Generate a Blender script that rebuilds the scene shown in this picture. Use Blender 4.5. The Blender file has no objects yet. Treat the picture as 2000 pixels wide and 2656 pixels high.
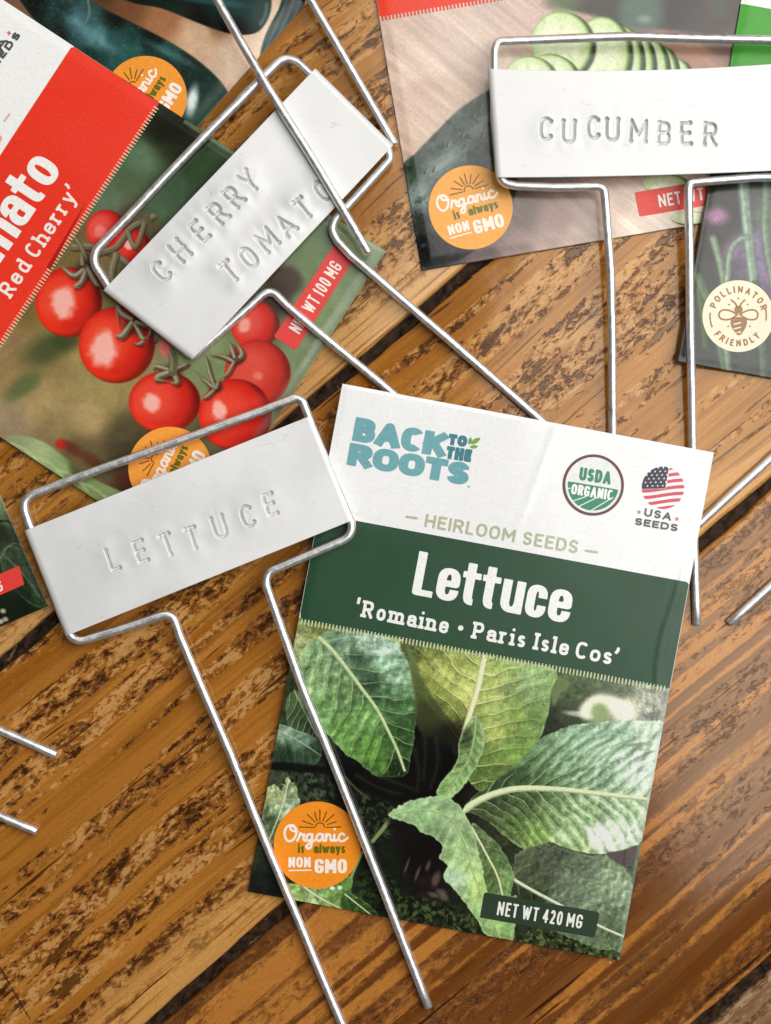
import bpy, math, random
import numpy as np

scene = bpy.context.scene
COL = scene.collection

# ------------------------------------------------------------------ camera, light, exposure
CAM_D = 0.36                      # camera height above the table top (m)
CM = 118.0                        # one centimetre of table in photo pixels
S = 0.01 / CM                     # metres per photo pixel on the table top
CX, CY = 1000.0, 1328.0

cam_data = bpy.data.cameras.new('camera')
cam = bpy.data.objects.new('camera', cam_data)
COL.objects.link(cam)
cam.location = (0, 0, CAM_D)
cam_data.sensor_fit = 'VERTICAL'
cam_data.sensor_height = 24.0
cam_data.lens = 24.0 * CAM_D / (2656 * S)
cam_data.clip_start = 0.01
cam_data.clip_end = 20
scene.camera = cam

world = bpy.data.worlds.new('World')
scene.world = world
world.use_nodes = True
world.node_tree.nodes['Background'].inputs[0].default_value = (0.93, 0.96, 1.0, 1)
world.node_tree.nodes['Background'].inputs[1].default_value = 0.08


def area_light(name, loc, target, sx, sy, power, color):
    d = bpy.data.lights.new(name, 'AREA')
    d.shape = 'RECTANGLE'
    d.size, d.size_y = sx, sy
    d.energy = power
    d.color = color
    o = bpy.data.objects.new(name, d)
    COL.objects.link(o)
    o.location = loc
    v = np.array(loc) - np.array(target)
    from mathutils import Vector
    o.rotation_euler = Vector(v).to_track_quat('Z', 'Y').to_euler()
    return o


area_light('window_light', (0.61, 0.25, 1.0), (0.0, 0.0, 0.0), 1.02, 1.22, 19.6, (1.0, 0.985, 0.96))
area_light('far_fill_light', (-0.35, 1.5, 0.9), (0.0, 0.0, 0.0), 0.9, 0.7, 5.0, (1.0, 0.99, 0.97))  # soft fill lamp added beyond the far side, no source seen there

scene.view_settings.view_transform = 'Standard'
scene.view_settings.look = 'None'
scene.view_settings.gamma = 1.0
scene.view_settings.exposure = 0.0

# ------------------------------------------------------------------ helpers: places and colours


def lin(c):
    c = np.asarray(c, float) / 255.0
    return np.where(c <= 0.04045, c / 12.92, ((c + 0.055) / 1.055) ** 2.4)


def place(px, py, z):
    """point of the scene at height z (m) given where it stands on the measured table sheet"""
    k = (CAM_D - np.asarray(z, float)) / CAM_D
    return (np.asarray(px, float) - CX) * S * k, -(np.asarray(py, float) - CY) * S * k


def smooth(a, b, x):
    t = np.clip((x - a) / (b - a), 0, 1)
    return t * t * (3 - 2 * t)


_rs = np.random.RandomState(11)
_LAT = _rs.rand(256, 256)


def vnoise(x, y):
    xi = np.floor(x).astype(int)
    yi = np.floor(y).astype(int)
    fx, fy = x - xi, y - yi
    fx = fx * fx * (3 - 2 * fx)
    fy = fy * fy * (3 - 2 * fy)
    a = _LAT[yi & 255, xi & 255]
    b = _LAT[yi & 255, (xi + 1) & 255]
    c = _LAT[(yi + 1) & 255, xi & 255]
    d = _LAT[(yi + 1) & 255, (xi + 1) & 255]
    return (a * (1 - fx) + b * fx) * (1 - fy) + (c * (1 - fx) + d * fx) * fy


def fbm(x, y, oct=4, gain=0.55):
    s, amp, tot = 0, 1.0, 0
    for i in range(oct):
        s = s + amp * vnoise(x * 2 ** i + 17.3 * i, y * 2 ** i + 5.1 * i)
        tot += amp
        amp *= gain
    return s / tot


def spline(pts, closed=False, n=5):
    """Catmull-Rom through the points"""
    P = np.asarray(pts, float)
    m = len(P)
    out = []
    rng = range(m) if closed else range(m - 1)
    for i in rng:
        if closed:
            p0, p1, p2, p3 = P[i - 1], P[i], P[(i + 1) % m], P[(i + 2) % m]
        else:
            p1, p2 = P[i], P[i + 1]
            p0 = P[i - 1] if i > 0 else 2 * p1 - p2
            p3 = P[i + 2] if i + 2 < m else 2 * p2 - p1
        for k in range(n):
            t = k / n
            out.append(0.5 * ((2 * p1) + (-p0 + p2) * t + (2 * p0 - 5 * p1 + 4 * p2 - p3) * t * t
                              + (-p0 + 3 * p1 - 3 * p2 + p3) * t ** 3))
    if not closed:
        out.append(P[-1])
    return np.array(out)


def sd_poly(x, y, P):
    P = np.asarray(P, float)
    d = np.full(x.shape, 1e18)
    s = np.ones(x.shape)
    n = len(P)
    for i in range(n):
        ax, ay = P[i]
        bx, by = P[i - 1]
        ex, ey = bx - ax, by - ay
        wx, wy = x - ax, y - ay
        t = np.clip((wx * ex + wy * ey) / (ex * ex + ey * ey + 1e-12), 0, 1)
        dx, dy = wx - ex * t, wy - ey * t
        d = np.minimum(d, dx * dx + dy * dy)
        c1, c2, c3 = y >= ay, y < by, ex * wy > ey * wx
        flip = (c1 & c2 & c3) | (~c1 & ~c2 & ~c3)
        s = np.where(flip, -s, s)
    return s * np.sqrt(d)


def sd_line(x, y, P, w0, w1=None, butt=False):
    """signed distance to a polyline stroke of half width w0 (tapering to w1)"""
    P = np.asarray(P, float)
    w1 = w0 if w1 is None else w1
    if butt and len(P) >= 2:          # straight ends are cut square, half a stroke further on
        P = P.copy()
        for k, q in ((0, 1), (-1, -2)):
            e = P[k] - P[q]
            L0 = np.hypot(*e)
            if len(P) == 2 or L0 > 1.1 * w0:
                P[k] = P[k] + e / (L0 + 1e-9) * w0
    seg = np.hypot(*(P[1:] - P[:-1]).T)
    cum = np.concatenate([[0], np.cumsum(seg)])
    L = max(cum[-1], 1e-9)
    d = np.full(x.shape, 1e9)
    for i in range(len(P) - 1):
        ax, ay = P[i]
        ex, ey = P[i + 1] - P[i]
        wx, wy = x - ax, y - ay
        t = np.clip((wx * ex + wy * ey) / (ex * ex + ey * ey + 1e-12), 0, 1)
        w = w0 + (w1 - w0) * (cum[i] + t * seg[i]) / L
        di = np.hypot(wx - ex * t, wy - ey * t) - w
        if butt:
            if cum[i] < 1.6 * w0:
                q = (P[1] - P[0]) / (seg[0] + 1e-9)
                di = np.maximum(di, -((x - P[0][0]) * q[0] + (y - P[0][1]) * q[1]))
            if L - cum[i + 1] < 1.6 * w0:
                q = (P[-1] - P[-2]) / (seg[-1] + 1e-9)
                di = np.maximum(di, (x - P[-1][0]) * q[0] + (y - P[-1][1]) * q[1])
        d = np.minimum(d, di)
    return d


def sd_quad(x, y, q):
    return sd_poly(x, y, np.array(q, float))


def line_coords(x, y, P):
    """arc length and signed distance along a polyline"""
    P = np.asarray(P, float)
    best = np.full(x.shape, 1e18)
    s_out = np.zeros(x.shape)
    t_out = np.zeros(x.shape)
    cum = 0.0
    for i in range(len(P) - 1):
        ax, ay = P[i]
        ex, ey = P[i + 1] - P[i]
        L = math.hypot(ex, ey)
        wx, wy = x - ax, y - ay
        tr = (wx * ex + wy * ey) / (L * L + 1e-12)
        lo = -1e9 if i == 0 else 0
        hi = 1e9 if i == len(P) - 2 else 1
        t = np.clip(tr, lo, hi)
        d2 = (wx - ex * t) ** 2 + (wy - ey * t) ** 2
        m = d2 < best
        best = np.where(m, d2, best)
        s_out = np.where(m, cum + t * L, s_out)
        side = np.sign(ex * wy - ey * wx)
        t_out = np.where(m, side * np.sqrt(d2), t_out)
        cum += L
    return s_out, t_out

# ------------------------------------------------------------------ helpers: objects


def tag(o, label=None, cat=None, group=None, kind=None):
    if label: o['label'] = label
    if cat: o['category'] = cat
    if group: o['group'] = group
    if kind: o['kind'] = kind


def thing(name, loc, label, cat, group=None):
    o = bpy.data.objects.new(name, None)
    o.empty_display_size = 0.01
    COL.objects.link(o)
    o.location = loc
    tag(o, label, cat, group)
    return o


def link_mesh(name, verts, faces, mat, parent=None, colors=None, smooth_shade=True, attr=None):
    """verts in world space; faces: list of index arrays (k, n) of equal size n or a list of tuples"""
    me = bpy.data.meshes.new(name)
    verts = np.asarray(verts, np.float32)
    base = np.zeros(3, np.float32)
    if parent is not None:
        p = parent
        while p is not None:
            base += np.array(p.location, np.float32)
            p = p.parent
    verts = verts - base
    loops, starts, tot = [], [], 0
    for f in faces:
        f = np.asarray(f, np.int32)
        if f.ndim == 1:
            f = f[None, :]
        if f.size == 0:
            continue
        loops.append(f.ravel())
        starts.append(tot + np.arange(f.shape[0], dtype=np.int32) * f.shape[1])
        tot += f.size
    loops = np.concatenate(loops)
    starts = np.concatenate(starts)
    me.vertices.add(len(verts))
    me.vertices.foreach_set('co', verts.ravel())
    me.loops.add(len(loops))
    me.loops.foreach_set('vertex_index', loops)
    me.polygons.add(len(starts))
    me.polygons.foreach_set('loop_start', starts)
    if smooth_shade:
        me.polygons.foreach_set('use_smooth', np.ones(len(starts), bool))
    me.update(calc_edges=True)
    me.validate()
    if colors is not None:
        a = me.color_attributes.new('Print', 'FLOAT_COLOR', 'POINT')
        c = np.ones((len(verts), 4), np.float32)
        c[:, :3] = colors
        a.data.foreach_set('color', c.ravel())
    o = bpy.data.objects.new(name, me)
    COL.objects.link(o)
    if mat: me.materials.append(mat)
    if parent is not None:
        o.parent = parent
    return o


def region_mesh(name, box, f, g, surf, off, mat, parent, thick=0.0):
    """a flat printed shape {f < 0} cut on a grid of g pixels, laid on the sheet surf at offset off"""
    x0, y0, x1, y1 = box
    nx, ny = int((x1 - x0) / g) + 2, int((y1 - y0) / g) + 2
    xs, ys = x0 + np.arange(nx) * g, y0 + np.arange(ny) * g
    X, Y = np.meshgrid(xs, ys)
    F = f(X, Y)
    F = np.where(np.abs(F) < 1e-4, -1e-4, F)
    ins = F < 0
    idx = -np.ones(F.shape, np.int64)
    idx[ins] = np.arange(ins.sum())
    vx, vy = list(X[ins]), list(Y[ins])
    c = ins.astype(int)
    cnt = c[:-1, :-1] + c[:-1, 1:] + c[1:, 1:] + c[1:, :-1]
    jj, ii = np.nonzero(cnt == 4)
    quads = np.stack([idx[jj, ii], idx[jj + 1, ii], idx[jj + 1, ii + 1], idx[jj, ii + 1]], 1)
    polys = {}
    edge = {}

    def ev(a, b):
        k = (a, b) if a < b else (b, a)
        if k not in edge:
            fa, fb = F[k[0]], F[k[1]]
            t = fa / (fa - fb)
            t = min(max(t, 0.02), 0.98)
            edge[k] = len(vx)
            vx.append(X[k[0]] + (X[k[1]] - X[k[0]]) * t)
            vy.append(Y[k[0]] + (Y[k[1]] - Y[k[0]]) * t)
        return edge[k]
    jj, ii = np.nonzero((cnt > 0) & (cnt < 4))
    for j, i in zip(jj, ii):
        cs = [(j, i), (j + 1, i), (j + 1, i + 1), (j, i + 1)]
        p = []
        for k in range(4):
            a, b = cs[k], cs[(k + 1) % 4]
            if ins[a]: p.append(idx[a])
            if ins[a] != ins[b]: p.append(ev(a, b))
        if len(p) >= 3:
            polys.setdefault(len(p), []).append(p)
    vx, vy = np.array(vx), np.array(vy)
    z = surf(vx, vy) + off
    wx, wy = place(vx, vy, z)
    faces = [quads] if len(quads) else []
    faces += [np.array(v) for v in polys.values()]
    return link_mesh(name, np.stack([wx, wy, z], 1), faces, mat, parent)

# ------------------------------------------------------------------ materials


def new_mat(name):
    m = bpy.data.materials.new(name)
    m.use_nodes = True
    nt = m.node_tree
    return m, nt, nt.nodes['Principled BSDF']


def node(nt, kind, **kw):
    n = nt.nodes.new(kind)
    for k, v in kw.items():
        if isinstance(k, str) and hasattr(n, k):
            setattr(n, k, v)
    return n


def mth(nt, op, a, b=None, c=None, clamp=False):
    n = nt.nodes.new('ShaderNodeMath')
    n.operation = op
    n.use_clamp = clamp
    for i, v in enumerate((a, b, c)):
        if v is None: continue
        if isinstance(v, (int, float)):
            n.inputs[i].default_value = v
        else:
            nt.links.new(v, n.inputs[i])
    return n.outputs[0]


def mapr(nt, v, a, b, c=0.0, d=1.0):
    n = nt.nodes.new('ShaderNodeMapRange')
    n.interpolation_type = 'SMOOTHSTEP'
    nt.links.new(v, n.inputs[0])
    for i, q in enumerate((a, b, c, d)):
        n.inputs[i + 1].default_value = q
    return n.outputs[0]


def mixc(nt, fac, a, b, mode='MIX'):
    n = nt.nodes.new('ShaderNodeMix')
    n.data_type = 'RGBA'
    n.blend_type = mode
    if isinstance(fac, (int, float)):
        n.inputs[0].default_value = fac
    else:
        nt.links.new(fac, n.inputs[0])
    for i, v in ((6, a), (7, b)):
        if isinstance(v, (tuple, list, np.ndarray)):
            n.inputs[i].default_value = (*[float(q) for q in v[:3]], 1)
        else:
            nt.links.new(v, n.inputs[i])
    return n.outputs[2]


def noise(nt, vec, sc, detail=4, rough=0.55, dist=0.0, off=(0, 0, 0)):
    mp = nt.nodes.new('ShaderNodeMapping')
    mp.inputs['Scale'].default_value = sc
    mp.inputs['Location'].default_value = off
    nt.links.new(vec, mp.inputs[0])
    n = nt.nodes.new('ShaderNodeTexNoise')
    n.inputs['Scale'].default_value = 1.0
    n.inputs['Detail'].default_value = detail
    n.inputs['Roughness'].default_value = rough
    n.inputs['Distortion'].default_value = dist
    nt.links.new(mp.outputs[0], n.inputs['Vector'])
    return n.outputs['Fac']


def bump(nt, h, dist, strength=1.0, normal=None):
    b = nt.nodes.new('ShaderNodeBump')
    b.inputs['Strength'].default_value = strength
    b.inputs['Distance'].default_value = dist
    nt.links.new(h, b.inputs['Height'])
    if normal is not None:
        nt.links.new(normal, b.inputs['Normal'])
    return b.outputs[0]


def paper_finish(nt, bs, rough, linen=0.0):
    tc = nt.nodes.new('ShaderNodeTexCoord')
    co = tc.outputs['Object']
    bs.inputs['Specular IOR Level'].default_value = 0.36
    n1 = noise(nt, co, (900, 900, 900), 3)
    r = mapr(nt, noise(nt, co, (60, 60, 60), 4), 0.3, 0.75, rough - 0.05, rough + 0.08)
    nt.links.new(r, bs.inputs['Roughness'])
    nrm = bump(nt, n1, 0.00003, 0.3)
    nrm = bump(nt, noise(nt, co, (38, 38, 38), 2), 0.0005, 0.28, nrm)
    nt.links.new(nrm, bs.inputs['Normal'])
    return co


def print_mat(name, rough=0.18):
    m, nt, bs = new_mat(name)
    a = nt.nodes.new('ShaderNodeVertexColor')
    a.layer_name = 'Print'
    co = paper_finish(nt, bs, rough)
    g = noise(nt, co, (2600, 2600, 2600), 2, 0.7)
    k = mapr(nt, g, 0.25, 0.75, 0.94, 1.05)
    comb = nt.nodes.new('ShaderNodeCombineColor')
    for i in range(3): nt.links.new(k, comb.inputs[i])
    nt.links.new(mixc(nt, 1.0, a.outputs[0], comb.outputs[0], 'MULTIPLY'), bs.inputs['Base Color'])
    return m


_ink = {}


def ink(rgb, rough=0.19):
    key = tuple(rgb)
    if key not in _ink:
        m, nt, bs = new_mat('ink_%d_%d_%d' % key)
        co = paper_finish(nt, bs, rough)
        c = lin(rgb) * 0.95
        v = mapr(nt, noise(nt, co, (1500, 1500, 1500), 3, 0.7), 0.3, 0.7, 0.0, 1.0)
        nt.links.new(mixc(nt, v, c * 0.92, c * 1.06), bs.inputs['Base Color'])
        _ink[key] = m
    return _ink[key]
# ------------------------------------------------------------------ lettering: a stroke alphabet


def arc(cx, cy, rx, ry, a0, a1, n=16, e=2.5):
    t = np.radians(np.linspace(a0, a1, n))
    c, s = np.cos(t), np.sin(t)
    return [(cx + rx * np.sign(q) * abs(q) ** (2 / e), cy + ry * np.sign(w) * abs(w) ** (2 / e)) for q, w in zip(c, s)]


def sp(*p):
    return [tuple(q) for q in spline(p, False, 4)]


CAPS = {
 'A': (.74, [[(0, 0), (.5, 1), (1, 0)], [(.2, .3), (.8, .3)]]),
 'B': (.64, [[(0, 0), (0, 1)], [(0, 1), (.45, 1)] + arc(.45, .77, .47, .23, 90, -90) + [(0, .54)],
             [(0, .54), (.5, .54)] + arc(.5, .27, .5, .27, 90, -90) + [(0, 0)]]),
 'C': (.64, [arc(.52, .5, .52, .5, 42, 318, 24)]),
 'D': (.68, [[(0, 0), (0, 1)], [(0, 1), (.4, 1)] + arc(.4, .5, .6, .5, 90, -90) + [(0, 0)]]),
 'E': (.56, [[(1, 1), (0, 1), (0, 0), (1, 0)], [(0, .52), (.85, .52)]]),
 'F': (.54, [[(1, 1), (0, 1), (0, 0)], [(0, .5), (.85, .5)]]),
 'G': (.68, [[(1, .70), (1, .74)] + arc(.5, .72, .5, .28, 0, 180, 12) + arc(.5, .28, .5, .28, 180, 360, 12) + [(1, .28), (1, .45), (.60, .45)]]),
 'H': (.68, [[(0, 0), (0, 1)], [(1, 0), (1, 1)], [(0, .5), (1, .5)]]),
 'I': (.22, [[(.5, 0), (.5, 1)]]),
 'K': (.68, [[(0, 0), (0, 1)], [(1, 1), (.05, .42)], [(.35, .6), (1, 0)]]),
 'L': (.52, [[(0, 1), (0, 0), (1, 0)]]),
 'M': (.84, [[(0, 0), (0, 1), (.5, .3), (1, 1), (1, 0)]]),
 'N': (.70, [[(0, 0), (0, 1), (1, 0), (1, 1)]]),
 'O': (.70, [arc(.5, .5, .5, .5, 90, 450, 32)]),
 'P': (.62, [[(0, 0), (0, 1)], [(0, 1), (.5, 1)] + arc(.5, .73, .5, .27, 90, -90) + [(0, .46)]]),
 'R': (.66, [[(0, 0), (0, 1)], [(0, 1), (.5, 1)] + arc(.5, .74, .46, .26, 90, -90) + [(0, .48)], [(.5, .48), (1, 0)]]),
 'S': (.60, [sp((.96, .76), (.82, .94), (.5, 1), (.16, .93), (.03, .75), (.16, .58), (.5, .5), (.86, .42), (.98, .24), (.83, .06), (.5, 0), (.17, .05), (.02, .23))]),
 'T': (.60, [[(0, 1), (1, 1)], [(.5, 1), (.5, 0)]]),
 'U': (.68, [[(0, 1), (0, .34)] + arc(.5, .34, .5, .34, 180, 360) + [(1, .34), (1, 1)]]),
 'W': (.98, [[(0, 1), (.25, 0), (.5, .9), (.75, 0), (1, 1)]]),
 'Y': (.68, [[(0, 1), (.5, .45), (1, 1)], [(.5, .45), (.5, 0)]]),
 '0': (.60, [arc(.5, .5, .5, .5, 90, 450, 32)]),
 '1': (.34, [[(.1, .8), (.8, 1), (.8, 0)]]),
 '2': (.56, [sp((.02, .78), (.18, .95), (.5, 1), (.85, .92), (.95, .72), (.8, .5), (.4, .25)) + [(.02, 0), (1, 0)]]),
 '4': (.62, [[(.75, 0), (.75, 1), (0, .28), (1, .28)]]),
 '-': (.60, [[(0, .4), (1, .4)]]),
 '.': (.3, [[(.5, .40), (.5, .42)]]),
}
LOWER = {
 'a': (.56, [[(1, 0), (1, .68)] + arc(.5, .68, .5, .32, 0, 180, 12) + [(0, .70), (0, .66)], [(1, .56), (.42, .56)] + arc(.42, .28, .42, .28, 90, 270, 12) + [(1, 0)]]),
 'c': (.52, [[(1, .64), (1, .70)] + arc(.5, .68, .5, .32, 0, 180, 12) + arc(.5, .32, .5, .32, 180, 360, 12) + [(1, .30), (1, .36)]]),
 'd': (.56, [[(1, 2), (1, 0)], arc(.5, .5, .5, .5, 60, 300, 20) + [(1, .25)]]),
 'e': (.57, [[(0, .53), (1, .53)] + arc(.5, .66, .5, .34, 0, 180, 12) + arc(.5, .32, .5, .32, 180, 360, 12) + [(1, .28), (1, .32)]]),
 'g': (.56, [[(1, 1), (1, -.3), (.8, -.9), (.1, -.85)], arc(.5, .5, .5, .5, 40, 320, 20)]),
 'h': (.57, [[(0, 2), (0, 0)], [(0, .62)] + arc(.5, .66, .5, .34, 180, 0, 14) + [(1, .66), (1, 0)]]),
 'i': (.20, [[(.5, 1), (.5, 0)], [(.5, 2.0), (.5, 2.02)]]),
 'l': (.20, [[(.5, 2), (.5, 0)]]),
 'm': (.90, [[(0, 1), (0, 0)], [(0, .66)] + arc(.25, .70, .25, .30, 180, 0, 12) + [(.5, .7), (.5, 0)], [(.5, .66)] + arc(.75, .70, .25, .30, 180, 0, 12) + [(1, .7), (1, 0)]]),
 'n': (.57, [[(0, 1), (0, 0)], [(0, .62)] + arc(.5, .66, .5, .34, 180, 0, 14) + [(1, .66), (1, 0)]]),
 'o': (.56, [arc(.5, .5, .5, .5, 90, 450, 28)]),
 'r': (.44, [[(0, 1), (0, 0)], [(0, .55)] + arc(.66, .58, .66, .42, 180, 62, 12)]),
 's': (.48, [sp((.92, .8), (.75, .96), (.45, 1), (.13, .92), (.06, .73), (.2, .58), (.55, .48), (.9, .38), (.96, .2), (.8, .04), (.5, 0), (.2, .03), (.03, .18))]),
 't': (.44, [[(.30, 1.8), (.30, .3)] + arc(.72, .3, .42, .3, 180, 270, 8) + [(1, 0)], [(-.12, 1), (1, 1)]]),
 'u': (.57, [[(0, 1), (0, .34)] + arc(.5, .34, .5, .34, 180, 360, 14) + [(1, .34), (1, 1)], [(1, 1), (1, 0)]]),
 'w': (.80, [[(0, 1), (.25, 0), (.5, .9), (.75, 0), (1, 1)]]),
 'y': (.54, [[(0, 1), (.5, .05)], [(1, 1), (.45, -.6), (.28, -.95), (.0, -1)]]),
}


def text_strokes(text, H, hw, xh=0.74, track=0.12, serif=False, xs=1.0, r=1.0):
    """strokes of a line of text in its own frame (x right, y up, baseline 0); returns list of polylines, width"""
    x = 0.0
    out = []
    hy = hw * r
    for ch in text:
        if ch == ' ':
            x += 0.30 * H * xs
            continue
        if ch in '‘’':
            s = -1 if ch == '‘' else 1
            x += 1.2 * hw
            top, low = (1.0 * H, .78 * H) if s > 0 else (.80 * H, 1.02 * H)
            out.append([(x + .03 * H, top), (x + .03 * H - s * 0, (top + low) / 2), (x - .04 * H * s, low)])
            x += hw * (2.6 if serif else 1.6) + track * H
            continue
        lowc = ch in LOWER
        if serif: x += hw * .5
        w, st = (LOWER if lowc else CAPS)[ch]
        W = max(w * H * xs, 2 * hw if w > .25 else 0)
        sx = W - 2 * hw
        if w <= .25:
            W = 2 * hw
            sx = 0

        def Y(y):
            if not lowc:
                return hy + y * (H - 2 * hy)
            X1 = xh * H - hy
            if y <= 0: return hy + y * (0.27 * H)
            if y <= 1: return hy + y * (X1 - hy)
            return X1 + (y - 1) * (H - hy - X1) + (hw * .2 if ch == 'i' else 0)
        for s in st:
            P = [(x + hw + px * sx, Y(py)) for px, py in s]
            out.append(P)
            if serif:
                for k, q in ((0, 1), (-1, -2)):
                    a, b = P[k], P[q]
                    if abs(a[0] - b[0]) < 1e-6 and abs(a[1] - b[1]) > .25 * xh * H:
                        up = a[1] > b[1]
                        e = hw * 1.0
                        if up and lowc and ch not in 'u':
                            out.append([(a[0] - e, a[1]), (a[0], a[1])])
                        elif up and ch == 'u':
                            out.append([(a[0] - e, a[1]), (a[0], a[1])])
                        else:
                            out.append([(a[0] - (0 if ch in 'du' else e), a[1]), (a[0] + e, a[1])])
        x += W + track * H + (hw * 1.0 if serif else 0)
    return out, x - track * H


def lay_text(text, p0, p1, H, hw, **kw):
    """strokes of text fitted between two ends of its baseline in photo pixels"""
    p0, p1 = np.array(p0, float), np.array(p1, float)
    L = np.hypot(*(p1 - p0))
    lo, hi = 0.2, 3.0
    for _ in range(30):
        mid = (lo + hi) / 2
        if text_strokes(text, H, hw, xs=mid, **kw)[1] < L: lo = mid
        else: hi = mid
    st, W = text_strokes(text, H, hw, xs=lo, **kw)
    d = (p1 - p0) / L
    u = np.array([d[1], -d[0]])
    return [np.array([p0 + d * a + u * b for a, b in s]) for s in st]


def sd_strokes(strokes, hw, butt=True, r=1.0, ang=0.0):
    ca, sa = math.cos(math.radians(ang)), math.sin(math.radians(ang))
    if r != 1.0:                      # horizontals thinner than uprights: measure in a frame squeezed across the line
        strokes = [np.stack([np.asarray(s)[:, 0] * ca + np.asarray(s)[:, 1] * sa, (-np.asarray(s)[:, 0] * sa + np.asarray(s)[:, 1] * ca) / r], 1) for s in strokes]

    def f(X, Y):
        if r != 1.0:
            X, Y = X * ca + Y * sa, (-X * sa + Y * ca) / r
        d = np.full(X.shape, 1e9)
        for s in strokes:
            s = np.asarray(s)
            b = (s[:, 0].min() - 3 * hw - 4, s[:, 1].min() - 3 * hw - 4, s[:, 0].max() + 3 * hw + 4, s[:, 1].max() + 3 * hw + 4)
            m = (X > b[0]) & (X < b[2]) & (Y > b[1]) & (Y < b[3])
            if m.any():
                d[m] = np.minimum(d[m], sd_line(X[m], Y[m], s, hw, butt=butt and len(s) >= 2 and np.hypot(*(s[0] - s[-1])) > 1.5))
        return d
    return f


def box_of(strokes, pad):
    A = np.concatenate([np.asarray(s) for s in strokes])
    return (A[:, 0].min() - pad, A[:, 1].min() - pad, A[:, 0].max() + pad, A[:, 1].max() + pad)


def lettering(name, strokes, hw, g, surf, off, mat, parent, butt=True, r=1.0, ang=0.0):
    return region_mesh(name, box_of(strokes, hw * 1.6 + 2 * g), sd_strokes(strokes, hw, butt, r, ang), g, surf, off, mat, parent)

# ------------------------------------------------------------------ painting of the printed pictures


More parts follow.
